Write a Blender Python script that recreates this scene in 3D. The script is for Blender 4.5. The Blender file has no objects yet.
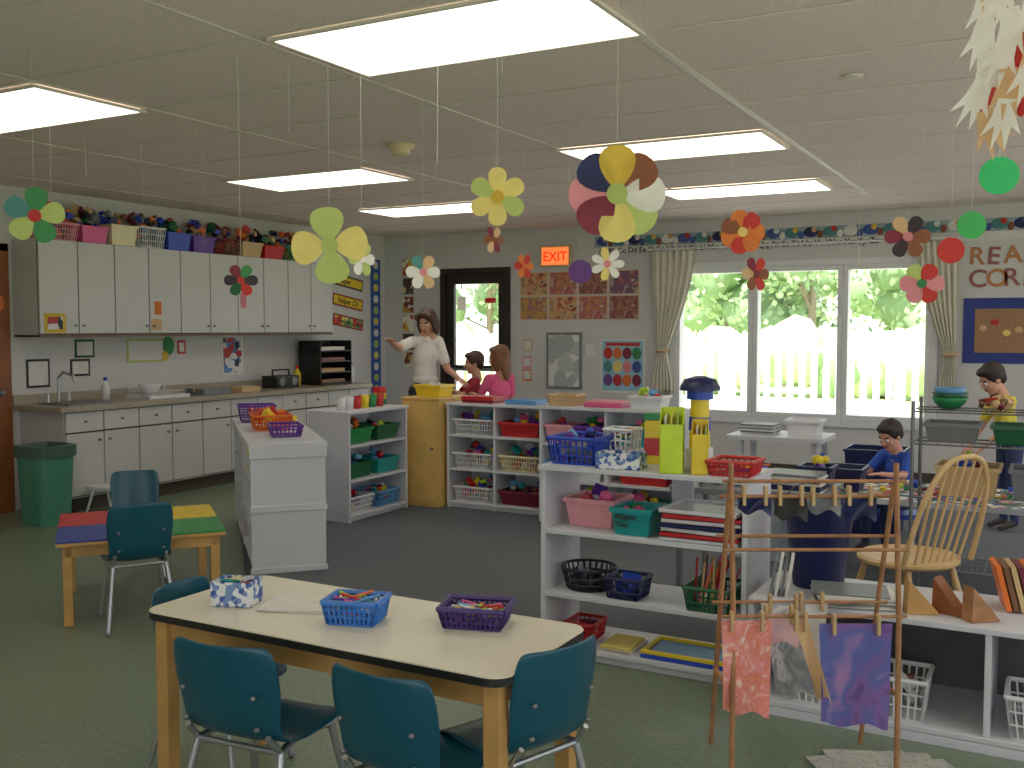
import bpy, math, random
import numpy as np
from mathutils import Vector, Matrix, Euler, noise
random.seed(7)
SC=bpy.context.scene; COL=SC.collection
def lin(c):
    o=[]
    for v in c:
        v/=255.0
        o.append(v/12.92 if v<=.04045 else ((v+.055)/1.055)**2.4)
    return o
_M={}
def mat(name,col,rough=.6,metal=0,var=.08,scale=12,bump=0,emit=0):
    if name in _M: return _M[name]
    m=bpy.data.materials.new(name); m.use_nodes=True
    nt=m.node_tree; b=nt.nodes['Principled BSDF']; c=lin(col)
    b.inputs['Roughness'].default_value=rough; b.inputs['Metallic'].default_value=metal
    tc=nt.nodes.new('ShaderNodeTexCoord'); n=nt.nodes.new('ShaderNodeTexNoise'); n.inputs['Scale'].default_value=scale; n.inputs['Detail'].default_value=4
    nt.links.new(tc.outputs['Object'],n.inputs['Vector'])
    r=nt.nodes.new('ShaderNodeValToRGB'); r.color_ramp.elements[0].position=.3; r.color_ramp.elements[1].position=.7
    r.color_ramp.elements[0].color=[x*(1-var) for x in c]+[1]; r.color_ramp.elements[1].color=[min(1,x*(1+var)) for x in c]+[1]
    nt.links.new(n.outputs['Fac'],r.inputs['Fac']); nt.links.new(r.outputs['Color'],b.inputs['Base Color'])
    if bump:
        bp=nt.nodes.new('ShaderNodeBump'); bp.inputs['Strength'].default_value=bump; bp.inputs['Distance'].default_value=.01
        nt.links.new(n.outputs['Fac'],bp.inputs['Height']); nt.links.new(bp.outputs['Normal'],b.inputs['Normal'])
    if emit:
        b.inputs['Emission Color'].default_value=c+[1]; b.inputs['Emission Strength'].default_value=emit
    _M[name]=m; return m
def artmat(name,cols,scale=8,kind='noise',rough=.7,dist=0):
    if name in _M: return _M[name]
    m=bpy.data.materials.new(name); m.use_nodes=True; nt=m.node_tree; b=nt.nodes['Principled BSDF']; b.inputs['Roughness'].default_value=rough
    tc=nt.nodes.new('ShaderNodeTexCoord')
    if kind=='noise':
        n=nt.nodes.new('ShaderNodeTexNoise'); n.inputs['Scale'].default_value=scale; n.inputs['Distortion'].default_value=dist; out=n.outputs['Fac']
    else:
        n=nt.nodes.new('ShaderNodeTexVoronoi'); n.inputs['Scale'].default_value=scale; out=n.outputs['Color']
    nt.links.new(tc.outputs['Object'],n.inputs['Vector'])
    r=nt.nodes.new('ShaderNodeValToRGB'); r.color_ramp.interpolation='CONSTANT' if kind!='noise' else 'LINEAR'
    k=len(cols); lo,hi=(.3,.7) if kind=='noise' else (0,.9)
    while len(r.color_ramp.elements)<k: r.color_ramp.elements.new(.5)
    for i in range(k):
        r.color_ramp.elements[i].position=lo+(hi-lo)*i/(k-1 if kind=='noise' else k)
    for i in range(k): r.color_ramp.elements[i].color=lin(cols[i])+[1]
    if kind!='noise':
        s=nt.nodes.new('ShaderNodeSeparateColor'); nt.links.new(out,s.inputs[0]); out=s.outputs[0]
    nt.links.new(out,r.inputs['Fac']); nt.links.new(r.outputs['Color'],b.inputs['Base Color'])
    _M[name]=m; return m
class MB:
    def __init__(s,name): s.n=name; s.v=[]; s.f=[]; s.m=[]; s.sm=[]; s.mats=[]
    def mi(s,m):
        if m not in s.mats: s.mats.append(m)
        return s.mats.index(m)
    def add(s,vs,fs,m,M=None,sm=False):
        o=len(s.v); i=s.mi(m)
        for v in vs:
            v=Vector(v)
            s.v.append(M@v if M else v)
        for f in fs: s.f.append([k+o for k in f]); s.m.append(i); s.sm.append(sm)
    def box(s,x0,x1,y0,y1,z0,z1,m,M=None):
        s.add([(x0,y0,z0),(x1,y0,z0),(x1,y1,z0),(x0,y1,z0),(x0,y0,z1),(x1,y0,z1),(x1,y1,z1),(x0,y1,z1)],
          [(3,2,1,0),(4,5,6,7),(0,1,5,4),(1,2,6,5),(2,3,7,6),(3,0,4,7)],m,M)
    def cb(s,c,sz,m,rot=(0,0,0)):
        M=Matrix.Translation(c)@Euler(rot).to_matrix().to_4x4()
        a,b,d=[x/2 for x in sz]; s.box(-a,a,-b,b,-d,d,m,M)
    def cyl(s,p0,p1,r0,r1,m,n=12):
        p0=Vector(p0);p1=Vector(p1);d=(p1-p0)
        if d.length<1e-6: return
        q=d.to_track_quat('Z','Y'); vs=[];
        for p,r in ((p0,r0),(p1,r1)):
            for i in range(n):
                a=2*math.pi*i/n; vs.append(p+q@Vector((r*math.cos(a),r*math.sin(a),0)))
        fs=[(i,(i+1)%n,n+(i+1)%n,n+i) for i in range(n)]
        s.add(vs,fs,m,sm=n>6)
        s.add(vs[:n],[tuple(reversed(range(n)))],m); s.add(vs[n:],[tuple(range(n))],m)
    def ell(s,c,rad,m,n=14,M=None,disp=0):
        vs=[];fs=[];k=max(4,n//2+1); c=Vector(c)
        for j in range(k+1):
            t=math.pi*j/k
            for i in range(n):
                a=2*math.pi*i/n; u=Vector((math.sin(t)*math.cos(a),math.sin(t)*math.sin(a),math.cos(t)))
                if disp: u=u*(1+disp*noise.noise(u*2.3+c))
                p=Vector((u.x*rad[0],u.y*rad[1],u.z*rad[2]))
                if M: p=M@p
                vs.append(c+p)
        for j in range(k):
            for i in range(n): fs.append((j*n+i,(j+1)*n+i,(j+1)*n+(i+1)%n,j*n+(i+1)%n))
        s.add(vs,fs,m,sm=True)
    def tube(s,pts,r,m,n=8):
        for a,b in zip(pts[:-1],pts[1:]): s.cyl(a,b,r,r,m,n)
        for p in pts[1:-1]: s.ell(p,(r,r,r),m,n)
    def lathe(s,c,prof,m,n=20):
        vs=[];fs=[];c=Vector(c)
        for r,z in prof:
            for i in range(n):
                a=2*math.pi*i/n; vs.append(c+Vector((math.cos(a)*r,math.sin(a)*r,z)))
        for j in range(len(prof)-1):
            for i in range(n): fs.append((j*n+i,j*n+(i+1)%n,(j+1)*n+(i+1)%n,(j+1)*n+i))
        s.add(vs,fs,m,sm=True)
    def build(s,loc=(0,0,0),rz=0,bevel=0,parent=None,sub=0,solid=0,rot=None,inv=None):
        me=bpy.data.meshes.new(s.n); me.from_pydata([tuple(v) for v in s.v],[],s.f)
        for m in s.mats: me.materials.append(m)
        me.polygons.foreach_set('material_index',s.m); me.polygons.foreach_set('use_smooth',s.sm); me.update()
        ob=bpy.data.objects.new(s.n,me); COL.objects.link(ob); ob.location=loc; ob.rotation_euler=rot if rot else (0,0,rz)
        if solid:
            q=ob.modifiers.new('solid','SOLIDIFY'); q.thickness=solid; q.offset=0
        if sub:
            q=ob.modifiers.new('sub','SUBSURF'); q.levels=sub; q.render_levels=sub
        if bevel:
            q=ob.modifiers.new('bev','BEVEL'); q.width=bevel; q.segments=2; q.limit_method='ANGLE'
        if parent:
            ob.parent=parent
            if inv is not None: ob.matrix_parent_inverse=inv
        return ob
LAST=[None,None,0]
def setlast(ob,loc,rz): LAST[0]=ob; LAST[1]=Vector(loc); LAST[2]=rz; return ob
def content(o,loc,rz=0):
    """contents become a child of the container they lie in"""
    if LAST[0] is not None and (Vector(loc)-LAST[1]).length<.12:
        o.n='contents'; inv=(Matrix.Translation(LAST[1])@Matrix.Rotation(LAST[2],4,'Z')).inverted()
        return o.build(loc,rz,parent=LAST[0],inv=inv)
    return o.build(loc,rz)
def empty(name,loc=(0,0,0),rz=0):
    e=bpy.data.objects.new(name,None); COL.objects.link(e); e.location=loc; e.rotation_euler=(0,0,rz); e.empty_display_size=.1; return e
def text(name,body,size,loc,rot,m,ext=.0015,parent=None,align='LEFT'):
    cu=bpy.data.curves.new(name,'FONT'); cu.body=body; cu.size=size; cu.extrude=ext; cu.align_x=align; cu.offset=size*.015
    t=bpy.data.objects.new(name+'_tmp',cu); COL.objects.link(t)
    dg=bpy.context.evaluated_depsgraph_get(); me=bpy.data.meshes.new_from_object(t.evaluated_get(dg)); bpy.data.objects.remove(t)
    me.materials.clear(); me.materials.append(m)
    ob=bpy.data.objects.new(name,me); COL.objects.link(ob); ob.location=loc; ob.rotation_euler=rot
    if parent: ob.parent=parent
    return ob
# ---------- palette
wallm=mat('wall_paint',(208,206,204),.8,scale=3,var=.03,bump=.05)
ceilm=mat('ceiling_tile',(240,224,214),.95,scale=90,var=.10,bump=.25)
gridm=mat('ceiling_tbar',(232,224,210),.5,var=.02)
white=mat('white_laminate',(214,214,220),.45,var=.03,scale=5)
cabm=mat('cabinet_laminate',(204,202,200),.5,var=.03,scale=4)
cabedge=mat('cabinet_gap',(80,72,62),.8)
oak=mat('oak_wood',(200,150,84),.45,var=.16,scale=7)
maple=mat('maple_wood',(224,180,100),.4,var=.1,scale=6)
brown=mat('door_wood',(140,78,36),.5,var=.2,scale=5)
dkbrown=mat('dark_bronze',(36,28,22),.5)
cream=mat('cream_laminate',(234,226,204),.3,var=.03,scale=5)
black=mat('black_plastic',(24,24,27),.45)
teal=mat('teal_plastic',(4,76,96),.32,var=.05)
chrome=mat('chrome_tube',(185,188,190),.3,.8)
steel=mat('wire_steel',(130,132,135),.4,.7)
strm=mat('white_thread',(225,225,215),.8)
P={}
for n,c in dict(red=(196,34,40),orange=(232,112,36),yellow=(240,208,40),lime=(178,214,48),green=(30,132,70),dgreen=(20,92,58),tealc=(24,150,150),blue=(34,70,190),navy=(20,28,78),sky=(96,160,214),purple=(96,48,150),pink=(232,92,150),lpink=(240,160,170),whitep=(228,228,230),maroon=(110,26,48),brownp=(120,78,48),tan=(206,172,120),grey=(120,122,126),cream2=(240,228,180)).items():
    P[n]=mat('plastic_'+n,c,.4,var=.05)
def card(name,col):
    m=mat(name,col,.8,var=.05,scale=20); nt=m.node_tree; b=nt.nodes['Principled BSDF']; out=nt.nodes['Material Output']
    tr=nt.nodes.new('ShaderNodeBsdfTranslucent'); ms=nt.nodes.new('ShaderNodeMixShader'); ms.inputs[0].default_value=.25
    nt.links.new(b.inputs['Base Color'].links[0].from_socket,tr.inputs[0]); nt.links.new(b.outputs[0],ms.inputs[1]); nt.links.new(tr.outputs[0],ms.inputs[2]); nt.links.new(ms.outputs[0],out.inputs[0]); return m
K={}
for n,c in dict(red=(216,62,58),orange=(240,130,66),yellow=(250,228,130),gold=(240,200,76),lime=(196,214,120),green=(70,150,90),dgreen=(44,96,66),blue=(76,98,170),navy=(50,56,98),purple=(126,82,160),pink=(240,150,160),white=(250,246,238),maroon=(140,54,72),brown=(150,90,62),tan=(232,190,140),dark=(62,52,60),tealc=(86,150,150)).items():
    K[n]=card('cardstock_'+n,c)
INK=mat('ink_dark',(50,46,46),.8)
VIV=[P[k] for k in ('red','orange','yellow','lime','green','tealc','blue','purple','pink','whitep','sky','maroon')]
# ---------- room
H=2.65; BX0,BX1,YB=-7.5,2.4,10.3; YF=-1.6; E_=.0015
def floormat():
    m=bpy.data.materials.new('green_linoleum'); m.use_nodes=True; nt=m.node_tree; b=nt.nodes['Principled BSDF']; b.inputs['Roughness'].default_value=.36
    tc=nt.nodes.new('ShaderNodeTexCoord'); v=nt.nodes.new('ShaderNodeTexNoise'); v.inputs['Scale'].default_value=45; v.inputs['Detail'].default_value=8
    w=nt.nodes.new('ShaderNodeTexNoise'); w.inputs['Scale'].default_value=1.2
    nt.links.new(tc.outputs['Object'],v.inputs['Vector']); nt.links.new(tc.outputs['Object'],w.inputs['Vector'])
    r=nt.nodes.new('ShaderNodeValToRGB'); r.color_ramp.elements[0].position=.35; r.color_ramp.elements[1].position=.65
    r.color_ramp.elements[0].color=lin((112,126,104))+[1]; r.color_ramp.elements[1].color=lin((130,144,120))+[1]
    mx=nt.nodes.new('ShaderNodeMixRGB'); mx.blend_type='MULTIPLY'; mx.inputs[0].default_value=.2
    nt.links.new(v.outputs['Fac'],r.inputs['Fac']); nt.links.new(r.outputs['Color'],mx.inputs[1]); nt.links.new(w.outputs['Fac'],mx.inputs[2]); nt.links.new(mx.outputs[0],b.inputs['Base Color'])
    return m
fl=MB('floor'); fl.box(BX0-.2,BX1+.2,YF-.2,YB+.2,-.15,0,floormat()); fl.build()
carp=MB('carpet'); cm=mat('grey_carpet',(92,96,102),.95,scale=160,var=.3,bump=.4)
CZ=.004
pts=[(-4.3,4.45),(2.38,4.45),(2.38,10.28),(-5.7,10.28),(-5.7,5.85)]
carp.add([(x,y,.0) for x,y in pts]+[(x,y,CZ) for x,y in pts],[(5,6,7,8,9)]+[(i,(i+1)%5,5+(i+1)%5,5+i) for i in range(5)],cm); carp.build()
c=MB('ceiling'); c.box(BX0-.2,BX1+.2,YF-.2,YB+.2,H,H+.2,ceilm); c.build()
g=MB('trim_1')
for k in range(9):
    xx=-1.48+1.37*(k-5); hw=.018 if k==5 else .010
    if BX0<xx<BX1: g.box(xx-hw,xx+hw,YF,YB,H-.005,H-E_,gridm)
for k in range(-7,12):
    yy=3.03+.685*k
    if YF<yy<YB: g.box(BX0,BX1,yy-.008,yy+.008,H-.004,H-E_,gridm)
g.build()
w=MB('wall_left'); w.box(BX0-.2,BX0,YF-.2,YB+.2,0,H,wallm); w.build()
wf=mat('window_frame_white',(225,226,226),.4,var=.02)
def frame(m_,ax,c0,c1,a0,a1,z0,z1,t=.05):
    def bx(u0,u1,p,q):
        if ax=='y': m_.box(u0,u1,c0,c1,p,q,wf)
        else: m_.box(c0,c1,u0,u1,p,q,wf)
    bx(a0,a0+t,z0,z1); bx(a1-t,a1,z0,z1); bx(a0+t,a1-t,z0,z0+t); bx(a0+t,a1-t,z1-t,z1)
w=MB('wall_right'); X0,X1=BX1,BX1+.2
for a,b,z0,z1 in ((YF-.2,.2,0,H),(.2,4.2,0,.6),(.2,4.2,2.2,H),(4.2,5.2,0,H),(5.2,9.2,0,.6),(5.2,9.2,2.2,H),(9.2,YB+.2,0,H)): w.box(X0,X1,a,b,z0,z1,wallm)  # unseen wall; window openings added to let fill light in
w.build()
w=MB('wall_front')
for a,b,z0,z1 in ((BX0,-2.1,0,H),(-2.1,1.4,0,.6),(-2.1,1.4,2.2,H),(1.4,BX1,0,H)): w.box(a,b,YF-.2,YF,z0,z1,wallm)  # openings behind the camera, added to brighten the room
w.build()
n_=4
for a,b in ((.2,2.2),(2.2,4.2),(5.2,7.2),(7.2,9.2)):
    m_=MB('window_%d'%n_); frame(m_,'x',BX1+.02,BX1+.12,a,b,.6,2.2); m_.build(bevel=.004); n_+=1  # frames for the added fill-light openings on the right
for k in range(2):
    m_=MB('window_%d'%n_); frame(m_,'y',YF-.12,YF-.02,-2.1+1.75*k,-2.1+1.75*(k+1),.6,2.2); m_.build(bevel=.004); n_+=1  # frames for the two added fill-light bays behind the camera
WX0,WX1,WZ0,WZ1=-3.64,-1.08,.58,2.13
DX0,DX1,DZ=-6.66,-5.68,2.22
w=MB('wall_back')
for a,b,z0,z1 in ((BX0,DX0,0,H),(DX0,DX1,DZ,H),(DX1,WX0,0,H),(WX0,WX1,0,WZ0),(WX0,WX1,WZ1,H),(WX1,BX1,0,H)): w.box(a,b,YB,YB+.2,z0,z1,wallm)
w.build()
bb=mat('vinyl_baseboard',(70,58,50),.6)
for n,a in (('baseboard_back',(DX1+.02,BX1-.02,YB-.012,YB-E_,.005,.1)),('baseboard_left',(BX0+E_,BX0+.012,9.25,YB-.02,.005,.1)),('baseboard_right',(BX1-.012,BX1-E_,YF,YB-.02,.005,.1))):
    m_=MB(n); m_.box(*a,bb); m_.build()
for n,x0,x1 in (('window_1',-3.64,-2.80),('window_2',-2.80,-1.90),('window_3',-1.90,-1.08)):
    m_=MB(n); frame(m_,'y',YB-.015,YB+.12,x0+.001,x1-.001,WZ0+.001,WZ1-.001); m_.build(bevel=.004)
m_=MB('trim_2'); q=YB-E_; m_.box(WX0-.07,WX1+.07,YB-.03,q,WZ0-.07,WZ0,wf); m_.box(WX0-.06,WX0,YB-.02,q,WZ0,WZ1+.06,wf); m_.box(WX1,WX1+.06,YB-.02,q,WZ0,WZ1+.06,wf); m_.box(WX0,WX1,YB-.02,q,WZ1,WZ1+.06,wf); m_.build()
d=MB('door_1'); t=.07
d.box(DX0,DX0+t,YB-.02,YB+.12,0,DZ,dkbrown); d.box(DX1-t,DX1,YB-.02,YB+.12,0,DZ,dkbrown); d.box(DX0+t,DX1-t,YB-.02,YB+.12,DZ-t,DZ,dkbrown)
a,b=DX0+t,DX1-t
d.box(a,a+.11,YB+.02,YB+.07,0,DZ-t,dkbrown); d.box(b-.11,b,YB+.02,YB+.07,0,DZ-t,dkbrown); d.box(a+.11,b-.11,YB+.02,YB+.07,2.03,DZ-t,dkbrown); d.box(a+.11,b-.11,YB+.02,YB+.07,0,.28,dkbrown)
d.box(a+.11,b-.11,YB+.01,YB+.06,.98,1.05,dkbrown); d.box(a+.15,a+.27,YB+.03,YB+.04,1.72,1.88,K['white']); d.box(b-.3,b-.15,YB+.03,YB+.04,1.8,1.86,K['red'])
d.cyl((a+.04,YB,1.0),(b-.04,YB,1.0),.015,.015,steel)
d.build(bevel=.003)
d=MB('door_2'); q=BX0+E_; d.box(q,BX0+.03,5.06,5.13,0,2.18,brown); d.box(q,BX0+.03,4.1,5.13,2.12,2.18,brown); d.box(q,BX0+.045,4.15,5.06,0,2.12,brown)
d.cyl((BX0+.04,4.98,.98),(BX0+.1,4.98,.98),.012,.012,steel); d.ell((BX0+.115,4.98,.98),(.03,.03,.03),steel); d.ell((BX0+.05,5.02,1.7),(.006,.05,.07),K['orange'],10)
d.build(bevel=.004)
lensm=bpy.data.materials.new('fluorescent_lens'); lensm.use_nodes=True; b_=lensm.node_tree.nodes['Principled BSDF']
b_.inputs['Base Color'].default_value=(.8,.8,.75,1); b_.inputs['Emission Color'].default_value=(1,.955,.81,1); b_.inputs['Emission Strength'].default_value=4.2
tcn=lensm.node_tree.nodes.new('ShaderNodeTexVoronoi'); tcn.inputs['Scale'].default_value=120
bpn=lensm.node_tree.nodes.new('ShaderNodeBump'); bpn.inputs['Strength'].default_value=.2; lensm.node_tree.links.new(tcn.outputs[0],bpn.inputs['Height']); lensm.node_tree.links.new(bpn.outputs[0],b_.inputs['Normal'])
for cx,cy in ((-2.11,3.37),(-4.92,3.40),(-5.06,6.08),(-2.2,6.12),(-2.33,8.2),(-5.35,8.12),(.6,3.37),(.6,6.1),(.6,8.2),(-2.11,.6),(-4.92,.6)):
    f=MB('ceiling_light'); X,Y=.65,.31
    f.box(cx-X,cx+X,cy-Y,cy+Y,H-.014,H-.008,lensm)
    for q in ((cx-X-.02,cx-X,cy-Y-.02,cy+Y+.02),(cx+X,cx+X+.02,cy-Y-.02,cy+Y+.02),(cx-X,cx+X,cy-Y-.02,cy-Y),(cx-X,cx+X,cy+Y,cy+Y+.02)): f.box(*q,H-.018,H-.0055,gridm)
    f.build()
f=MB('smoke_detector'); f.lathe((-3.65,5.19,H-E_),[(0,-.07),(.05,-.07),(.06,-.05),(.062,-.03),(.085,-.02),(.09,0),(0,0)],mat('almond_plastic',(224,204,160),.5)); f.build()
f=MB('sprinkler_cover'); f.lathe((-.86,4.78,H-E_),[(0,-.012),(.035,-.012),(.05,0),(0,0)],gridm); f.build()
# ---------- kitchen cabinets
WL=-7.4985
u=MB('upper_cabinets'); x1=-7.17
u.box(WL,x1-.02,5.18,8.86,1.43,2.22,cabm); u.box(WL,x1-.005,5.18,8.86,1.425,1.445,mat('walnut_trim',(110,84,60),.5)); u.box(x1-.021,x1-.019,5.18,8.86,1.44,2.22,cabedge)
for k in range(10):
    y=5.18+.368*k; u.box(x1-.018,x1,y+.006,y+.362,1.455,2.215,cabm)
    yk=y+.33 if k%2==0 else y+.04
    u.cyl((x1,yk,1.52),(x1+.02,yk,1.52),.009,.012,steel,8)
# notices taped on the cabinet doors
a1=artmat('photo_collage',[(40,50,60),(180,60,60),(90,130,180),(220,220,220)],14,'v')
for ya,yb,za,zb,mm in ((5.22,5.42,1.46,1.62,K['gold']),(6.34,6.42,1.62,1.74,K['orange']),(6.3,6.42,1.48,1.58,K['tan']),(7.42,7.5,1.7,1.85,K['pink'])): u.box(x1,x1+.003,ya,yb,za,zb,mm)
u.box(x1+.003,x1+.005,5.25,5.39,1.49,1.59,a1)
u.build(bevel=.0015)
u=MB('base_cabinets'); xf=-6.93
u.box(WL,xf-.02,5.21,9.2,.12,.83,cabm); u.box(WL,xf-.08,5.23,9.2,0,.12,cabedge); u.box(xf-.021,xf-.019,5.22,9.2,.13,.82,cabedge)
for k in range(11):
    y=5.215+.362*k
    u.box(xf-.018,xf,y+.006,y+.356,.66,.815,cabm); u.box(xf-.018,xf,y+.006,y+.356,.14,.645,cabm)
    u.cyl((xf,y+.18,.74),(xf+.02,y+.18,.74),.009,.012,steel,8); yk=y+.31 if k%2==0 else y+.05
    u.cyl((xf,yk,.58),(xf+.02,yk,.58),.009,.012,steel,8)
ct=mat('counter_laminate',(164,152,134),.35,var=.1,scale=40)
u.box(WL,-6.89,5.15,9.22,.83,.87,ct); u.box(WL,-7.48,5.15,9.22,.87,.95,ct)
u.build(bevel=.002)
s=MB('sink'); s.box(-7.4,-7.0,5.3,5.75,.871,.88,steel); s.box(-7.36,-7.04,5.34,5.71,.8805,.882,mat('sink_basin',(70,72,74),.3,.6))
s.tube([(-7.39,5.5,.88),(-7.39,5.5,1.08),(-7.33,5.5,1.13),(-7.2,5.5,1.1),(-7.18,5.5,1.05)],.011,chrome); s.cyl((-7.39,5.4,.88),(-7.39,5.4,.95),.015,.01,chrome); s.cyl((-7.39,5.6,.88),(-7.39,5.6,.95),.015,.01,chrome); s.build()
def box_(name,x0,x1,y0,y1,z0,z1,mt,bev=.003):
    m_=MB(name); cx,cy=(x0+x1)/2,(y0+y1)/2; a,b=(x1-x0)/2,(y1-y0)/2; h=z1-z0
    m_.box(-a,a,-b,b,0,h*.9,mt); m_.box(-a-.003,a+.003,-b-.003,b+.003,h*.72,h,mt); m_.box(-a*.1,a*.1,-b-.004,b+.004,h*.5,h+.001,K['tan']); return m_.build((cx,cy,z0),0,bev)
m_=MB('dish_drainer')
for k in range(9): m_.cyl((-7.3,6.15+.05*k,.93),(-7.02,6.15+.05*k,.93),.004,.004,P['whitep'],6); m_.cyl((-7.3,6.15+.05*k,.88),(-7.3,6.15+.05*k,.99),.004,.004,P['whitep'],6)
m_.box(-7.32,-7.0,6.12,6.58,.871,.9,P['whitep']); m_.lathe((-7.15,6.25,.9),[(0,0),(.05,0),(.09,.07),(.1,.1),(.09,.1),(.04,.02)],P['whitep']); m_.build()
m_=MB('paper_tray_organizer')
for k in range(4): m_.box(-7.4,-7.1,8.55,9.1,.88+.12*k,.89+.12*k,black); m_.box(-7.3,-7.12,8.6,9.0,.892+.12*k,.93+.12*k,[P['brownp'],K['tan'],P['maroon'],K['white']][k])
for y in (8.55,9.09): m_.box(-7.4,-7.1,y,y+.012,.871,1.36,black)
m_.box(-7.4,-7.39,8.55,9.1,.871,1.36,black); m_.build()
m_=MB('cassette_player'); m_.box(-7.3,-7.1,7.85,8.2,.872,1.0,black); m_.cyl((-7.1,7.93,.94),(-7.09,7.93,.94),.045,.045,P['grey']); m_.cyl((-7.1,8.12,.94),(-7.09,8.12,.94),.045,.045,P['grey']); m_.tube([(-7.2,7.9,1.0),(-7.2,7.9,1.06),(-7.2,8.15,1.06),(-7.2,8.15,1.0)],.01,black); m_.build(bevel=.008)
def bottle(name,loc,h,r,m1,m2):
    m_=MB(name); m_.lathe((0,0,0),[(0,0),(r,0),(r,h*.6),(r*.4,h*.78),(r*.4,h*.85)],m1); m_.lathe((0,0,h*.85),[(r*.5,0),(r*.5,h*.15),(0,h*.15)],m2); return m_.build(loc)
bottle('soap_bottle',(-7.3,5.9,.871),.2,.035,P['whitep'],P['blue']); bottle('soap_bottle',(-7.3,8.4,.871),.22,.04,P['yellow'],P['red']); bottle('spray_bottle',(-7.15,9.15,.871),.24,.04,P['whitep'],P['green'])
box_('cardboard_box',-7.25,-7.0,6.75,7.1,.871,.93,P['grey']); box_('cardboard_box',-7.2,-7.0,7.25,7.5,.871,.92,P['tan'])
def wallpaperL(name,y0,y1,z0,z1,m,frame_=None,x=-7.4985,tilt=0):
    m_=MB(name); a,b=(y1-y0)/2,(z1-z0)/2
    if frame_: m_.box(0,.004,-a,a,-b,b,frame_); m_.box(.004,.006,-a+.02,a-.02,-b+.02,b-.02,m)
    else: m_.box(0,.004,-a,a,-b,b,m)
    return m_.build((x,(y0+y1)/2,(z0+z1)/2),rot=(tilt,0,0))
wallpaperL('posted_notice',5.28,5.5,1.0,1.24,K['white'],black); wallpaperL('posted_notice',5.75,5.95,1.24,1.4,K['white'],K['dgreen']); wallpaperL('posted_notice',5.7,5.9,1.08,1.23,K['white'],black)
wallpaperL('posted_notice',6.3,6.75,1.18,1.4,K['white'],K['lime']); wallpaperL('posted_notice',6.9,7.0,1.25,1.38,K['white'],K['red']); wallpaperL('photo_poster',7.48,7.78,1.02,1.42,a1,K['white'])
m_=MB('paper_leaf'); m_.ell((-7.485,6.78,1.33),(.006,.07,.09),K['green']); m_.ell((-7.485,6.74,1.24),(.006,.04,.05),K['gold']); m_.build()
hz=mat('strip_yellow',(236,196,40),.7)
for k,(z,mm) in enumerate(((1.98,hz),(1.74,hz),(1.5,artmat('helper_strip',[(240,220,110),(220,80,60),(90,160,90)],10,'v')))):
    o=wallpaperL('helper_chart_strip',9.26,9.84,z,z+.14,mm,mat('strip_red',(150,50,40),.7) if k else INK,tilt=-.14)
    text('lettering','Helper Chart'[:6+k*3],.09,(.0065,-.2,-.03),(math.pi/2,0,math.pi/2),INK,parent=o)
st=MB('border_strip'); sm_=mat('border_blue',(50,90,170),.7)
st.box(WL,-7.495,10.0,10.2,.5,2.35,sm_)
for k in range(13): st.cyl((-7.495,10.1,.6+.14*k),(-7.49,10.1,.6+.14*k),.05,.05,(K['white'],K['yellow'],K['lime'])[k%3],8)
st.build()
st=MB('picture_strip'); 
for k in range(6): st.box(-7.22,-7.06,YB-.005,YB-E_,1.0+.23*k,1.2+.23*k,artmat('picstrip%d'%(k%3),[[(200,150,80),(120,60,50),(220,220,200)],[(90,120,80),(230,200,150),(80,60,50)],[(220,180,60),(180,70,50),(240,240,220)]][k%3],16,'v'))
st.build()
# ---------- bins, baskets
def bin_(name,loc,w,d,h,m,rz=0,t=.006,taper=.85):
    o=MB(name); a,b=w/2,d/2; c0,c1=a*taper,b*taper
    def ring(x,y,z): return [(-x,-y,z),(x,-y,z),(x,y,z),(-x,y,z)]
    vs=ring(c0,c1,0)+ring(a,b,h)+ring(a+.008,b+.008,h)+ring(a+.008,b+.008,h-.02)+ring(a-t,b-t,h)+ring(c0-t,c1-t,t)
    fs=[(3,2,1,0)]
    for i in range(4):
        j=(i+1)%4
        fs+=[(i,j,4+j,4+i),(12+i,12+j,8+j,8+i),(8+i,8+j,16+j,16+i),(16+i,16+j,20+j,20+i)]
    fs.append((20,21,22,23))
    o.add(vs,fs,m); return setlast(o.build(loc,rz),loc,rz)
def basket(name,loc,w,d,h,m,rz=0,step=.022):
    o=MB(name); a,b=w/2,d/2; k=.86
    def side(p,q,p2,q2):
        L=(Vector(q)-Vector(p)).length; n=max(4,int(L/step))
        for i in range(n+1):
            t=i/n; o.cyl(Vector(p).lerp(Vector(q),t),Vector(p2).lerp(Vector(q2),t),.0045,.0045,m,4)
        for z in (.33,.66): o.cyl(Vector(p).lerp(Vector(p2),z),Vector(q).lerp(Vector(q2),z),.004,.004,m,4)
        o.cyl(Vector(p2),Vector(q2),.009,.009,m,6)
    B=[(-a*k,-b*k,.004),(a*k,-b*k,.004),(a*k,b*k,.004),(-a*k,b*k,.004)]; T=[(-a,-b,h),(a,-b,h),(a,b,h),(-a,b,h)]
    for i in range(4): side(B[i],B[(i+1)%4],T[i],T[(i+1)%4])
    o.box(-a*k,a*k,-b*k,b*k,0,.006,m)
    return setlast(o.build(loc,rz),loc,rz)
def crayons(name,loc,w,d,z,n=45,ln=.08,r=.0045,cols=None,rz=0):
    o=MB(name)
    for i in range(n):
        x,y=random.uniform(-w/2+.03,w/2-.03),random.uniform(-d/2+.02,d/2-.02); an=random.gauss(.3,.5); zz=random.uniform(.012,z)
        dx,dy=math.cos(an)*ln/2,math.sin(an)*ln/2; dz=random.uniform(-.012,.012)
        x=max(-w/2+abs(dx)+.01,min(w/2-abs(dx)-.01,x)); 
        o.cyl((x-dx,y-dy*.5,zz-dz+.01),(x+dx,y+dy*.5,zz+dz+.01),r,r,random.choice(cols or VIV),6)
    return content(o,loc,rz)
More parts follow.
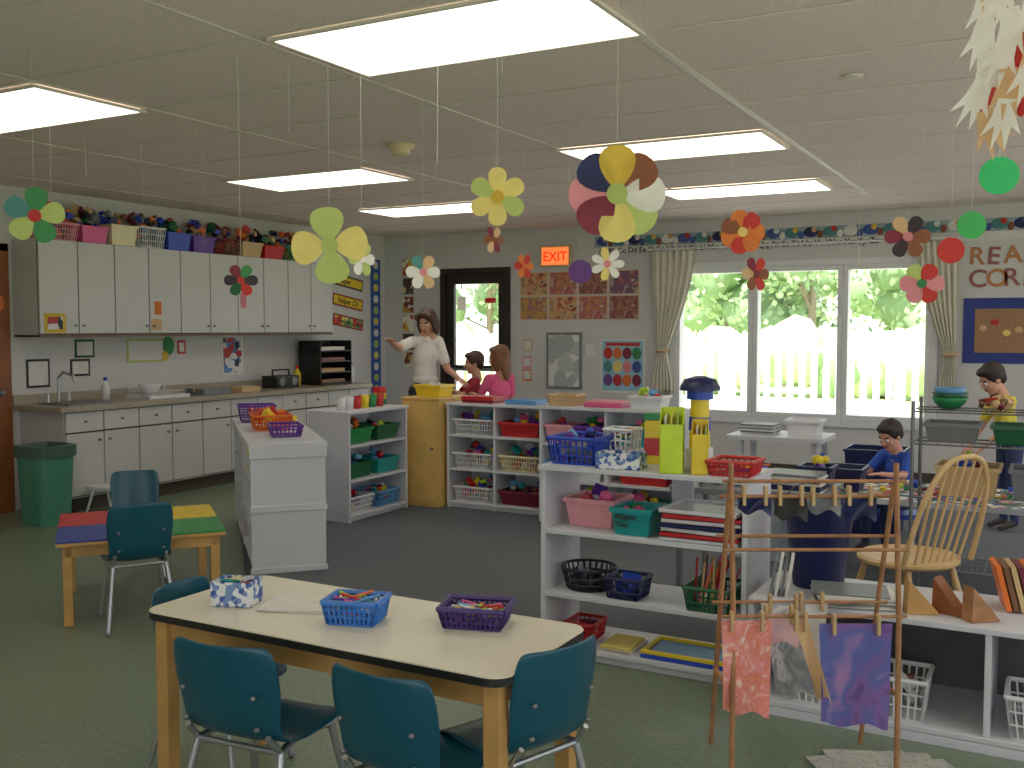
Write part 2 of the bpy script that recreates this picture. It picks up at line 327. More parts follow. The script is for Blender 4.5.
def toys(name,loc,w,d,h,n=14,cols=None,rz=0,sz=.05):
    o=MB(name); cols=cols or VIV
    for i in range(n):
        z=h*random.random(); s_=sz*random.uniform(.6,1.3); x,y=random.uniform(-w/2+s_*.6,w/2-s_*.6),random.uniform(-d/2+s_*.6,d/2-s_*.6); c=random.choice(cols); k=random.random()
        zz=max(s_*.75,z)
        if k<.45: o.cb((x,y,zz),(s_*1.3,s_,s_*.8),c,(random.random(),random.random(),random.random()*3))
        elif k<.75: o.ell((x,y,zz),(s_*.6,s_*.5,s_*.55),c,10)
        else: o.cyl((x-s_*.5,y,zz),(x+s_*.5,y+.01,zz+.01),s_*.35,s_*.35,c,10)
    return content(o,loc,rz)
def books(name,loc,w,d,n,cols=None,rz=0,th=.012):
    o=MB(name); z=0
    for i in range(n):
        t=th*random.uniform(.7,1.3); o.cb((random.uniform(-.01,.01),random.uniform(-.01,.01),z+t/2),(w,d,t*.92),random.choice(cols or VIV),(0,0,random.uniform(-.06,.06))); z+=t
    return o.build(loc,rz)
flor=artmat('floral_print',[(236,238,242),(70,100,170),(236,238,242),(60,90,160),(236,238,240),(120,150,200)],60,'v')
y=5.3; cc=[P['lpink'],P['pink'],P['cream2'],P['whitep'],P['blue'],P['purple'],P['maroon'],P['tan'],P['red'],P['green'],P['whitep']]
i=0
while y<8.75:
    wd=random.uniform(.26,.34); hh=random.uniform(.13,.18)
    (bin_ if i%3 else basket)('storage_bin',(-7.33,y+wd/2,2.222),.28,wd,hh,cc[i%len(cc)])
    toys('toy_pile',(-7.33,y+wd/2,2.24),.24,wd*.95,.27,38,sz=.06,cols=[P['brownp'],P['maroon'],P['navy'],P['dgreen'],black,P['red'],P['grey'],P['tan'],P['blue'],P['orange']])
    y+=wd+.03; i+=1
# ---------- shelves
def shelf(name,x0,x1,y0,y1,h,levels,face='-Y',back=False,m=white,t=.022,div=(),half=(),zb=CZ):
    o=MB(name)
    if face=='-Y':
        o.box(x0,x0+t,y0,y1,zb,h-t,m); o.box(x1-t,x1,y0,y1,zb,h-t,m)
        for z in levels: o.box(x0+t,x1-t,y0+.004,y1-.004,z-t,z,m)
        if back: o.box(x0+t,x1-t,y1-.01,y1-.002,.03,h-t,m)
        for dx in div: o.box(dx-t/2,dx+t/2,y0+.01,y1-.01,zb,h-t,m)
        for dx in half: o.box(dx-.05,dx+.05,y1-.03,y1-.008,.59,h-t,m)
        o.box(x0+t,x1-t,y0+.03,y0+.045,zb,.04,m)
    else:
        o.box(x0,x1,y0,y0+t,zb,h-t,m); o.box(x0,x1,y1-t,y1,zb,h-t,m)
        for z in levels: o.box(x0+.004,x1-.004,y0+t,y1-t,z-t,z,m)
        if back: o.box(x0+.002,x0+.01,y0+t,y1-t,.03,h-t,m)
        o.box(x1-.045,x1-.03,y0+t,y1-t,zb,.04,m)
    o.box(x0-.01,x1+.01,y0-.01,y1+.01,h-t,h,m)
    return o.build((0,0,.0),0,.003)
ang=math.atan2(.68,-.74)-math.pi/2
o=MB('bookcase'); L=1.8; W=.45; t=.022; h=.78; zb=CZ
o.box(0,W,0,t,zb,h-t,white); o.box(0,W,L-t,L,zb,h-t,white); o.box(W-.012,W,t,L-t,.02,h-t,white); o.box(.004,W-.012,L/2-t/2,L/2+t/2,zb,h-t,white)
for z in (.06,.32,.56): o.box(.004,W-.012,t,L-t,z-t,z,white)
o.box(-.012,W+.012,-.012,L+.012,h-t,h+.02,white); o.box(-.008,W+.008,-.014,0,h-.07,h-t,white); o.box(-.008,W+.008,-.012,0,.38,.42,white); o.box(-.008,W+.008,-.012,0,zb,.04,white)
o.build((-4.26,4.47,0),ang,.003)
def onA(lx,ly,z):
    c_,s_=math.cos(ang),math.sin(ang); return (-4.26+lx*c_-ly*s_,4.47+lx*s_+ly*c_,z)
basket('plastic_basket',onA(.2,.9,.802),.26,.34,.1,P['orange'],ang); toys('toy_pile',onA(.2,.9,.81),.22,.3,.12,24,[P['red'],P['orange'],P['yellow']],ang)
basket('plastic_basket',onA(.25,.42,.802),.2,.26,.07,P['purple'],ang); basket('plastic_basket',onA(.15,1.5,.802),.26,.24,.12,P['purple'],ang); toys('toy_pile',onA(.15,1.5,.81),.2,.2,.1,12,[P['red'],P['maroon'],P['orange']],ang)
toys('toy_blocks',onA(.3,1.2,.802),.2,.2,.08,12,[P['red'],P['yellow'],P['orange'],P['pink']])
for k in range(3):
    ly=(.3,.68,1.3)[k]
    bin_('plastic_bin',onA(.16,ly,.561),.24,.28,.1,P[('red','yellow','tealc')[k]],ang); toys('toy_pile',onA(.16,ly,.57),.2,.24,.12,10,rz=ang); basket('plastic_basket',onA(.16,ly,.062),.26,.3,.14,P['whitep'],ang); bin_('plastic_bin',onA(.16,ly,.321),.24,.28,.1,P[('blue','whitep','green')[k]],ang); toys('toy_pile',onA(.16,ly,.33),.2,.24,.12,10,rz=ang)
shelf('shelf_unit',-5.12,-4.73,6.02,6.80,.86,(.06,.33,.60),'+X',True)
for z,cs in ((.60,('green','dgreen')),(.33,('dgreen','tealc')),(.06,('whitep','sky'))):
    for k,cn in enumerate(cs):
        f_=basket if z<.1 else bin_
        f_('plastic_bin',(-4.9,6.22+.36*k,z+.001),.28,.3,.12,P[cn]); toys('toy_pile',(-4.9,6.22+.36*k,z+.012),.22,.24,.15,14,sz=.045,cols=VIV+[black])
for k,cn in enumerate(('whitep','whitep','red','yellow','green','red')):
    m_=MB('stacking_cup'); m_.lathe((0,0,0),[(0,0),(.03,0),(.038,.1),(.034,.1),(.026,.01),(0,.01)],P[cn]); m_.build((-4.88,6.12+.1*k,.861))
m_=MB('block_tower'); 
for k,cn in enumerate(('green','yellow','red')): m_.box(-.04,.04,-.04,.04,.05*k,.05*k+.048,P[cn])
m_.build((-4.97,6.74,.861),bevel=.004)
o=MB('maple_cabinet'); o.box(-4.85,-4.49,6.9,7.35,CZ,.9,maple); o.box(-4.86,-4.48,6.89,7.36,.9,.92,maple); o.box(-4.84,-4.5,6.885,6.9,.05,.89,maple); o.cyl((-4.54,6.885,.5),(-4.54,6.865,.5),.012,.014,steel); o.build(bevel=.004)
bin_('plastic_bin',(-4.66,7.1,.921),.26,.22,.1,P['yellow']); toys('toy_pile',(-4.66,7.1,.93),.2,.18,.1,12,[P['yellow'],P['whitep']])
shelf('shelf_unit',-4.46,-3.56,6.98,7.36,.88,(.06,.34,.62),'-Y',True,div=(-4.01,))
for z in (.62,.34,.06):
    for k in range(2):
        cn=('whitep','red') if z==.62 else (('whitep','cream2') if z==.34 else ('whitep','maroon'))
        (basket if k==0 or z==.34 else bin_)('plastic_basket',(-4.23+.44*k,7.15,z+.001),.36,.3,.12,P[cn[k]]); toys('toy_pile',(-4.23+.44*k,7.15,z+.012),.3,.24,.17,22,sz=.05,cols=VIV+[black,P['brownp']])
books('book_stack',(-4.2,7.15,.881),.3,.22,5,[P['maroon'],P['red'],P['brownp']]); books('book_stack',(-3.8,7.15,.881),.28,.2,3,[P['whitep'],P['sky'],P['pink']])
shelf('shelf_unit',-3.5,-2.4,6.8,7.15,.90,(.06,.34,.62),'-Y',True,div=(-2.95,))
for z in (.62,.34,.06):
    for k,xx in enumerate((-3.35,-3.10,-2.66)): 
        bin_('plastic_bin',(xx,6.96,z+.001),.22 if k<2 else .4,.27,.14,P[('lpink','purple','tealc','sky','whitep','red')[(k+int(z*10))%6]]); toys('toy_pile',(xx,6.96,z+.012),.16 if k<2 else .34,.2,.18,14)
basket('wicker_basket',(-3.35,6.97,.901),.24,.2,.08,P['tan']); books('book_stack',(-3.0,6.97,.901),.3,.2,4,[P['pink'],P['lpink'],P['whitep']]); bin_('plastic_bin',(-2.66,6.97,.901),.26,.2,.1,P['whitep']); toys('toy_pile',(-2.66,6.97,.91),.2,.15,.13,12)
shelf('shelf_unit',-2.05,-1.10,4.0,4.38,.88,(.06,.30,.59),'-Y',half=(-1.5,),zb=0)
basket('plastic_basket',(-1.92,4.17,.881),.23,.26,.12,P['blue']); toys('toy_pile',(-1.92,4.17,.89),.18,.2,.14,18,[P['blue'],P['navy'],P['purple'],P['sky'],P['grey']])
def openbox(name,loc,w,d,h,m,rz):
    o=MB(name); t=.005
    for q in ((-w/2,w/2,-d/2,-d/2+t),(-w/2,w/2,d/2-t,d/2),(-w/2,-w/2+t,-d/2+t,d/2-t),(w/2-t,w/2,-d/2+t,d/2-t)): o.box(*q,0,h,m)
    o.box(-w/2,w/2,-d/2,d/2,0,.004,m); return setlast(o.build(loc,rz),loc,rz)
openbox('floral_box',(-1.69,4.08,.881),.2,.13,.07,flor,.1); toys('papers',(-1.69,4.08,.89),.16,.1,.05,8,[K['white'],P['whitep']],sz=.03); basket('plastic_basket',(-1.77,4.29,.881),.14,.12,.15,P['whitep']); crayons('markers',(-1.77,4.29,.95),.12,.1,.07,20)
o=MB('yellow_canister'); o.box(-.055,.055,-.045,.045,0,.2,P['yellow']); o.box(-.057,.057,-.047,.047,.2,.23,P['green']); o.box(-.056,.056,-.047,-.044,.04,.12,P['red']); o.build((-1.60,4.30,.881),.2,.004)
def filebox(name,loc,w,d,h,m,rz):
    o=MB(name)
    pr=[(-d/2,0),(d/2,0),(d/2,h),(-.02,h),(-d/2,h*.78)]; n=len(pr)
    for sx in (-w/2,w/2):
        o.add([(sx,a,b) for a,b in pr]+[(sx*.92,a,b) for a,b in pr],[tuple(range(n)),tuple(reversed(range(n,2*n)))]+[(i,(i+1)%n,n+(i+1)%n,n+i) for i in range(n)],m)
    o.box(-w/2,w/2,-d/2,-d/2+.004,0,h*.78,m); o.box(-w/2,w/2,d/2-.004,d/2,0,h,m); o.box(-w/2,w/2,-d/2,d/2,0,.004,m)
    for k in range(3): o.box(-w/2+.02+k*w*.26,-w/2+.026+k*w*.26,-d/2+.01,d/2-.01,.005,h*.9,[K['white'],K['yellow'],K['lime']][k])
    return o.build(loc,rz)
filebox('magazine_file',(-1.46,4.10,.881),.1,.2,.27,mat('lime_bright',(206,232,40),.4),.3); filebox('magazine_file',(-1.345,4.13,.881),.07,.2,.22,P['yellow'],.3)
o=MB('toy_lighthouse'); o.box(-.05,.05,-.045,.045,0,.08,P['whitep']); o.cyl((0,0,.08),(0,0,.3),.048,.042,P['yellow']); o.cyl((0,0,.16),(0,0,.22),.05,.048,P['blue'],12); o.cyl((0,0,.3),(0,0,.34),.06,.06,P['blue']); o.lathe((0,0,.34),[(.09,0),(.09,.015),(.07,.05),(.02,.065),(0,.067)],P['navy']); o.build((-1.41,4.32,.881))
basket('plastic_basket',(-1.19,4.13,.881),.19,.2,.06,P['red']); crayons('markers',(-1.19,4.13,.883),.16,.16,.03,20,.1)
bin_('plastic_bin',(-1.62,4.12,.591),.18,.2,.12,P['tealc']); 
toys('toy_pile',(-1.62,4.12,.6),.14,.16,.1,8,[P['tealc'],P['pink'],P['green']])
text('lettering','Magnet\nTiles',.034,(-.07,-.112,.075),(math.pi/2-.1,0,0),INK,parent=LAST[0])
bin_('plastic_bin',(-1.86,4.22,.591),.24,.22,.13,P['lpink']); toys('toy_pile',(-1.86,4.22,.6),.2,.18,.16,14,[P['pink'],P['purple'],P['red'],P['whitep']])
for k in range(7): 
    o=MB('paper_tray'); mm=[P['green'],P['red'],P['yellow'],P['navy'],P['orange'],P['red'],P['whitep']][k]; o.box(-.17,.17,-.15,.15,0,.004,mm); 
    for q in ((-.17,.17,-.15,-.142),(-.17,.17,.142,.15),(-.17,-.162,-.142,.142),(.162,.17,-.142,.142)): o.box(*q,0,.016,mm if k%2 else P['whitep'])
    o.build((-1.315+.006*(k%3),4.16-.006*(k%2),.591+.02*k),random.uniform(-.05,.05))
def ovalbasket(name,loc,rx,ry,h,m):
    o=MB(name); n=26
    for i in range(n):
        a=2*math.pi*i/n; o.cyl((rx*.8*math.cos(a),ry*.8*math.sin(a),.004),(rx*math.cos(a),ry*math.sin(a),h),.006,.006,m,4)
    for z,k in ((.3,.86),(.6,.92),(1,1)):
        pts=[(rx*k*math.cos(2*math.pi*i/n),ry*k*math.sin(2*math.pi*i/n),h*z) for i in range(n+1)]
        o.tube(pts,.007,m,6)
    o.cyl((0,0,0),(0,0,.008),rx*.8,rx*.8,m,20); return setlast(o.build(loc),loc,0)
ovalbasket('oval_basket',(-1.88,4.16,.301),.125,.12,.1,black); toys('toy_pile',(-1.88,4.16,.31),.14,.14,.06,8,[black,P['navy'],P['grey']])
basket('plastic_basket',(-1.66,4.10,.301),.16,.16,.09,P['navy']); toys('toy_pile',(-1.66,4.10,.31),.12,.12,.06,8,[P['blue'],P['navy']])
basket('plastic_basket',(-1.27,4.12,.301),.2,.24,.1,P['dgreen'])
o=MB('colored_pencils')
for i in range(26):
    x,y=random.uniform(-.07,.06),random.uniform(-.08,.08); o.cyl((x,y,.02),(x+random.uniform(-.0,.06),y+random.uniform(0,.05),.17+random.uniform(0,.05)),.005,.005,random.choice([P['brownp'],P['red'],P['orange'],P['pink'],P['green'],P['tan']]),6)
content(o,(-1.29,4.12,.305))
basket('plastic_basket',(-1.90,4.17,.061),.14,.16,.08,P['red']); toys('toy_pile',(-1.90,4.17,.07),.1,.12,.06,6,[P['red'],P['maroon']])
o=MB('play_tray'); o.box(-.2,.2,-.12,.12,0,.02,P['blue']); o.box(-.17,.17,-.09,.09,.0201,.024,P['sky']); 
for q in ((-.2,.2,-.12,-.1),(-.2,.2,.1,.12),(-.2,-.18,-.1,.1),(.18,.2,-.1,.1)): o.box(*q,.02,.035,P['yellow'])
o.build((-1.37,4.14,.061),0,.005); books('book_stack',(-1.69,4.13,.061),.14,.2,2,[K['white'],K['yellow']])
# ---------- main table
o=MB('activity_table'); tz=.60
def rrect(x0,x1,y0,y1,r,n=6):
    pts=[]
    for cx,cy,a0 in ((x1-r,y1-r,0),(x0+r,y1-r,90),(x0+r,y0+r,180),(x1-r,y0+r,270)):
        for k in range(n+1):
            a=math.radians(a0+90*k/n); pts.append((cx+r*math.cos(a),cy+r*math.sin(a)))
    return pts
def slab(o,pts,z0,z1,mt,ms):
    n=len(pts); vs=[(x,y,z0) for x,y in pts]+[(x,y,z1) for x,y in pts]
    o.add(vs,[tuple(range(n,2*n))],mt); o.add(vs,[tuple(reversed(range(n)))],ms); o.add(vs,[(i,(i+1)%n,n+(i+1)%n,n+i) for i in range(n)],ms)
tx0,tx1,ty0,ty1=-2.55,-1.22,2.175,2.71
slab(o,rrect(tx0,tx1,ty0,ty1,.06),tz-.026,tz-.003,cream,mat('table_edge_black',(30,28,26),.5)); slab(o,rrect(tx0+.002,tx1-.002,ty0+.002,ty1-.002,.058),tz-.003,tz,cream,cream)
o.box(tx0+.07,tx1-.07,ty0+.05,ty0+.07,tz-.10,tz-.026,oak); o.box(tx0+.07,tx1-.07,ty1-.07,ty1-.05,tz-.10,tz-.026,oak); o.box(tx0+.05,tx0+.07,ty0+.07,ty1-.07,tz-.10,tz-.026,oak); o.box(tx1-.07,tx1-.05,ty0+.07,ty1-.07,tz-.10,tz-.026,oak)
for x in (tx0+.03,tx1-.08):
    for y in (ty0+.03,ty1-.08): o.box(x,x+.05,y,y+.05,0,tz-.026,oak)
o.build(bevel=.003)
openbox('floral_box',(-2.335,2.38,tz+.001),.135,.10,.08,flor,.35); crayons('crayons',(-2.335,2.38,tz+.01),.12,.08,.06,26,.06,rz=.35)
o=MB('sheet_of_paper')
for k in range(4): o.box(-.12,.12,-.085,.085,.0022*k,.0022*k+.002,K['white'],Matrix.Rotation(.04*k,4,'Z'))
o.build((-2.13,2.46,tz+.001),.3)
basket('crayon_basket',(-1.87,2.41,tz+.001),.17,.13,.07,mat('plastic_ltblue',(50,120,210),.4),.3,.014); crayons('crayons',(-1.87,2.41,tz+.01),.15,.1,.06,55,.07,rz=.3)
basket('crayon_basket',(-1.53,2.56,tz+.001),.20,.15,.06,mat('plastic_dpurple',(60,36,110),.4),.3,.014); crayons('crayons',(-1.53,2.56,tz+.01),.18,.12,.035,50,.07,rz=.3)
# ---------- chairs
def chair(loc,rz,sc=(1,1,1),name='school_chair'):
    e=empty(name,loc,rz); o=MB('shell'); m_=teal
    prof=[(.175,.318,.13),(.168,.338,.15),(.12,.346,.158),(.04,.338,.162),(-.05,.334,.158),(-.12,.345,.148),(-.158,.385,.138),(-.172,.44,.142),(-.184,.51,.152),(-.196,.58,.150),(-.204,.625,.142),(-.206,.640,.125)]
    nx=9; vs=[]
    for j,(y,z,w_) in enumerate(prof):
        bk=min(1,max(0,(j-4)/3))
        for i in range(nx):
            s_=-1+2*i/(nx-1); yy=y+bk*.035*s_*s_; zz=z+(1-bk)*.012*s_*s_*(1 if j>1 else .3)
            vs.append((s_*w_,yy,zz))
    fs=[(j*nx+i,j*nx+i+1,(j+1)*nx+i+1,(j+1)*nx+i) for j in range(len(prof)-1) for i in range(nx-1)]
    o.add(vs,fs,m_,sm=True); o.build(parent=e,sub=1,solid=.008)
    l=MB('legs')
    for sx in (-1,1):
        l.tube([(sx*.155,.17,.012),(sx*.12,.115,.315),(sx*.1,.0,.328),(sx*.12,-.11,.32),(sx*.155,-.19,.012)],.0105,chrome)
        for y in (.17,-.19): l.ell((sx*.155,y,.012),(.015,.015,.012),P['grey'],8)
        l.tube([(sx*.12,-.11,.32),(sx*.115,-.155,.38)],.008,chrome)
        for z in (.41,.5): l.ell((sx*.1,-.178-.12*(z-.41),z),(.008,.008,.008),steel,8)
    l.cyl((-.12,.115,.315),(.12,.115,.315),.009,.009,chrome,8); l.cyl((-.12,-.11,.32),(.12,-.11,.32),.009,.009,chrome,8)
    l.build(parent=e); e.scale=sc; return e
chair((-2.02,2.165,0),.10,(1.2,1.1,1.0)); chair((-1.475,2.185,0),-.02,(1.12,1.1,1.0)); chair((-1.32,2.43,0),1.22,(1.05,1.0,1.02)); chair((-2.47,2.44,0),-math.pi/2+.1,(1,1,.97))
ta=math.atan2(.63,.5); e_=(-4.40,3.76)
o=MB('small_play_table'); S=.41; z=.44
for x0,x1,y0,y1,mm in ((-S,0,0,S,'red'),(-S,0,-S,0,'blue'),(0,S,0,S,'yellow'),(0,S,-S,0,'green')): o.box(x0,x1,y0,y1,z-.012,z,mat('laminate_'+mm,dict(red=(190,36,38),blue=(40,60,150),yellow=(232,196,30),green=(40,140,70))[mm],.35))
o.box(-S,S,-S,S,z-.03,z-.0121,oak)
for q in ((-S+.04,S-.04,-S+.03,-S+.05),(-S+.04,S-.04,S-.05,S-.03),(-S+.03,-S+.05,-S+.05,S-.05),(S-.05,S-.03,-S+.05,S-.05)): o.box(*q,z-.09,z-.03,oak)
for x in (-S+.03,S-.075):
    for y in (-S+.03,S-.075): o.box(x,x+.045,y,y+.045,0,z-.03,oak)
o.build((e_[0],e_[1],0),ta,.003)
chair((-4.09,3.47,0),ta+.1,(1.05,1.0,1.0)); chair((-4.85,4.12,0),ta+math.pi,(.95,.95,.97))
o=MB('trash_can'); gm=mat('bin_green',(70,136,112),.5)
def ring(x,y,z): return [(px*x,py*y,z) for px,py in [(math.copysign(abs(math.cos(t_))**.4,math.cos(t_)),math.copysign(abs(math.sin(t_))**.4,math.sin(t_))) for t_ in [2*math.pi*i/24+.01 for i in range(24)]]]
rings=[ring(.15,.13,0),ring(.175,.16,.56),ring(.19,.17,.56),ring(.19,.17,.6),ring(.17,.15,.6),ring(.145,.12,.02)]
vs=sum(rings,[]); fs=[tuple(reversed(range(24)))]+[(j*24+i,j*24+(i+1)%24,(j+1)*24+(i+1)%24,(j+1)*24+i) for j in range(5) for i in range(24)]+[tuple(range(120,144))]
o.add(vs,fs,gm); o.add([(x,y,z) for x,y,z in ring(.192,.172,.52)]+ring(.195,.175,.605)+ring(.17,.15,.61)+ring(.14,.12,.42),[(j*24+i,j*24+(i+1)%24,(j+1)*24+(i+1)%24,(j+1)*24+i) for j in range(3) for i in range(24)],mat('bin_liner',(70,96,88),.3)); o.build((-6.80,4.93,0))
o=MB('step_stool'); o.box(-.16,.16,-.1,.1,.2,.22,P['whitep']); 
for sx in (-.14,.14): o.tube([(sx,-.12,.0),(sx*.8,-.06,.2)],.01,P['whitep']); o.tube([(sx,.12,.0),(sx*.8,.06,.2)],.01,P['whitep'])
o.build((-6.72,5.45,0))
# ---------- back wall decor
Q=YB-E_
ex=MB('exit_sign'); em=mat('exit_orange',(255,130,60),.5,emit=1.2); ex.box(-5.26,-4.88,YB-.06,Q,2.2,2.44,P['tan']); ex.box(-5.24,-4.9,YB-.064,YB-.06,2.22,2.42,em); eo=ex.build(bevel=.004)
text('lettering','EXIT',.15,(-5.07,YB-.066,2.265),(math.pi/2,0,0),mat('exit_red',(225,30,10),.5,emit=2),parent=eo,align='CENTER')
pal=[[(70,40,80),(200,110,80),(220,180,130),(90,50,60)],[(120,90,130),(210,140,80),(170,80,100),(220,200,170)],[(90,70,70),(180,120,90),(120,60,70),(210,170,150)],[(200,150,110),(150,80,100),(100,90,120),(220,190,140)],[(190,190,180),(150,90,95),(210,160,80),(110,90,90)]]
for r_ in range(2):
    for c_ in range(4):
        o=MB('childrens_painting'); o.box(-.178,.178,-.004,-E_,-.132,.132,K['tan']); o.box(-.17,.17,-.006,-.004,-.125,.125,artmat('paint%d'%((r_*4+c_)%5),pal[(r_*4+c_)%5],5,'noise',dist=2)); o.build((-5.37+.375*c_,YB,2.01-.28*r_))
o=MB('wall_poster'); o.box(-5.2,-4.75,YB-.02,Q,.8,1.45,P['grey']); o.box(-5.17,-4.78,YB-.024,YB-.02,.83,1.42,artmat('poster_faint',[(225,225,220),(190,195,190),(230,228,215),(170,178,176)],7,'v')); o.build(bevel=.004)
o=MB('balloon_poster'); o.box(-4.52,-3.99,YB-.004,Q,.78,1.38,K['white']); o.box(-4.5,-4.01,YB-.006,YB-.004,.80,1.36,mat('poster_sky',(150,200,220),.7)); 
cs=[K[k] for k in ('red','blue','yellow','green','orange','purple','pink','tealc','maroon')]
for k in range(12): o.ell((-4.43+.115*(k%4),YB-.009,1.22-.15*(k//4)),(.055,.003,.068),cs[(k*4)%9],14)
o.box(-4.46,-4.05,YB-.008,YB-.006,1.3,1.34,K['red']); o.build()
for k,(x,z,cn) in enumerate(((-5.46,1.1,'pink'),(-5.46,.95,'orange'),(-4.65,1.25,'white'),(-5.45,1.3,'tan'))): 
    o=MB('posted_notice'); o.box(x-.06,x+.06,YB-.004,Q,z-.07,z+.07,K[cn]); o.box(x-.045,x+.045,YB-.005,YB-.004,z-.05,z+.05,K['white']); o.build()
o=MB('alphabet_border'); o.box(-4.6,0.6,YB-.004,Q,2.32,2.52,mat('border_base',(150,168,176),.7)); o.box(-4.6,.6,YB-.006,YB-.004,2.32,2.40,K['white'])
k=0; x=-4.5
while x<.55: o.ell((x,YB-.009,2.465),(.075,.004,.052),[K['blue'],K['tealc'],K['navy'],K['tealc'],K['white']][k%5],10); o.ell((x+.03,YB-.012,2.49),(.03,.004,.03),[K['tan'],K['red'],K['white'],K['gold']][k%4],8); o.ell((x+.09,YB-.009,2.44),(.03,.004,.04),[K['brown'],K['white'],K['blue']][k%3],8); x+=.19; k+=1
bo=o.build()
ab=' '.join(c_+c_.lower() for c_ in 'ABCDEFGHIJKLMNOPQRSTUVWXYZ'); text('alphabet_lettering',ab,.085,(-4.55,YB-.008,2.33),(math.pi/2,0,0),INK,parent=bo)
ro=empty('reading_corner_sign',(-.80,YB-.006,2.10))
for ln,(wd,z) in enumerate((('READING',0),('CORNER',-.21))):
    for k,ch in enumerate(wd): text('letter_'+ch,ch,.23,(.03+.15*k,0,z),(math.pi/2,random.uniform(-.1,.1),0),[mat('letter_brown',(186,120,70),.7),mat('letter_plum',(150,90,84),.7)][(k+ln)%2],ext=.003,parent=ro)
o=MB('bulletin_board'); o.box(-.8,-.02,YB-.012,Q,1.17,1.78,mat('board_navy',(30,50,130),.6)); o.box(-.7,-.12,YB-.016,YB-.012,1.27,1.68,mat('cork',(160,120,88),.9,var=.3,scale=60))
for k in range(6): o.ell((-.63+.1*k,YB-.019,1.5+.06*math.sin(k*2)),(.035,.003,.03),[K['tan'],K['red'],K['yellow']][k%3],10)
o.build(bevel=.004)
def curtain(name,xt0,xt1,xb0,xb1,zt,zb,ztie,xc,wt):
    o=MB(name); nz,nx=30,40; vs=[]
    for j in range(nz+1):
        z=zt+(zb-zt)*j/nz
        if z>ztie: t_=(zt-z)/(zt-ztie); s_=t_**1.6; a=xt0+(xc-wt-xt0)*s_; b=xt1+(xc+wt-xt1)*s_
        else: t_=(ztie-z)/(ztie-zb); s_=min(1,t_*1.5); a=(xc-wt)+(xb0-xc+wt)*s_; b=(xc+wt)+(xb1-xc-wt)*s_
        for i in range(nx+1):
            u_=i/nx; vs.append((a+(b-a)*u_,YB-.09+.028*math.sin(u_*math.pi*13+.3*math.sin(z*3)),z))
    o.add(vs,[(j*(nx+1)+i,j*(nx+1)+i+1,(j+1)*(nx+1)+i+1,(j+1)*(nx+1)+i) for j in range(nz) for i in range(nx)],mat('curtain_cloth',(222,216,198),.9,var=.06),sm=True)
    o.tube([(xc-wt-.01,YB-.13,ztie),(xc+wt+.01,YB-.13,ztie),(xc+wt+.01,YB-.05,ztie+.02)],.012,K['tan'])
    return o.build(solid=.004)
curtain('curtain',-3.88,-3.4,-3.88,-3.62,2.33,.80,1.25,-3.76,.05); curtain('curtain',-1.22,-.84,-1.0,-.84,2.33,.80,1.25,-.9,.05)
o=MB('curtain_rod'); o.cyl((-3.95,YB-.09,2.345),(-.8,YB-.09,2.345),.012,.012,P['whitep']); 
for x in (-3.93,-2.4,-.82): o.cyl((x,YB-.09,2.345),(x,YB-.014,2.345),.008,.008,P['whitep'],8)
o.build()
# ---------- hanging flowers
HC=H-.02
def flower(loc,r,cols,cc,n=6,yaw=.5,roll=0,name='paper_flower',w=.3):
    """w: petal half width as fraction of r"""
    o=MB(name)
    for k in range(n):
        a=2*math.pi*k/n+roll; m_=K[cols[k%len(cols)]]; pts=[]
        for j in range(20):
            t_=2*math.pi*j/20; lx=r*.56+r*.44*math.cos(t_); ly=w*r*math.sin(t_)*(1+.35*math.cos(t_))
            pts.append((lx*math.cos(a)-ly*math.sin(a),.004*math.cos(a*2)*(lx/r)+.0018*(k%3)-.0018,lx*math.sin(a)+ly*math.cos(a)))
        o.add(pts,[tuple(range(20))],m_)
    for s_ in (-1,1): o.add([(r*.22*math.cos(2*math.pi*j/16),s_*.006,r*.22*math.sin(2*math.pi*j/16)) for j in range(16)],[tuple(range(16))],K[cc])
    o.cyl((0,0,r*.7),(0,0,HC-loc[2]),.0006,.0006,strm,4)
    return o.build(loc,yaw)
def disc(loc,r,m,yaw=.4,name='paper_circle'):
    o=MB(name); o.cyl((0,-.002,0),(0,.002,0),r,r,m,28); o.cyl((0,0,r*.9),(0,0,HC-loc[2]),.0007,.0007,strm,4); return o.build(loc,yaw)
flower((-1.17,2.78,1.90),.145,['gold','navy','pink','maroon','yellow','lime','white','brown'],'lime',8,.45,math.pi/2,w=.36)
flower((-1.78,3.13,1.97),.105,['yellow','lime','yellow','yellow','lime','yellow'],'gold',6,.5,math.pi/2,w=.30)
flower((-2.18,2.68,1.78),.13,['yellow','lime','yellow','lime'],'lime',4,.6,.1,w=.42)
flower((-2.76,3.62,1.81),.08,['white','lime'],'white',6,1.4)
flower((-3.02,3.13,1.70),.07,['dark','green','maroon','dark','dgreen','red'],'red',6,.7)
flower((-3.78,2.72,1.97),.12,['lime','green','tealc','lime','green'],'red',5,1.0,.2,w=.36)
flower((-2.80,4.17,1.78),.09,['white','tan','tealc','white'],'pink',6,.9)
flower((-2.49,4.34,1.94),.07,['brown','tan','maroon'],'brown',6,1.3)
flower((-2.59,4.85,1.84),.07,['orange','red'],'orange',6,1.2)
flower((-1.99,4.61,1.82),.085,['white','white','yellow'],'pink',7,.4,w=.22)
disc((-2.32,5.0,1.81),.065,K['purple']); 
flower((-1.26,4.44,1.93),.10,['orange','red','orange','brown'],'yellow',7,.4,w=.36)
flower((-1.34,4.97,1.77),.09,['brown','red','maroon','tan'],'maroon',6,1.0)
flower((-.61,4.80,1.91),.10,['brown','dark','tan','maroon','dark'],'pink',6,.3)
flower((-.55,4.83,1.70),.095,['pink','red','lime','pink'],'green',6,.2,w=.36)
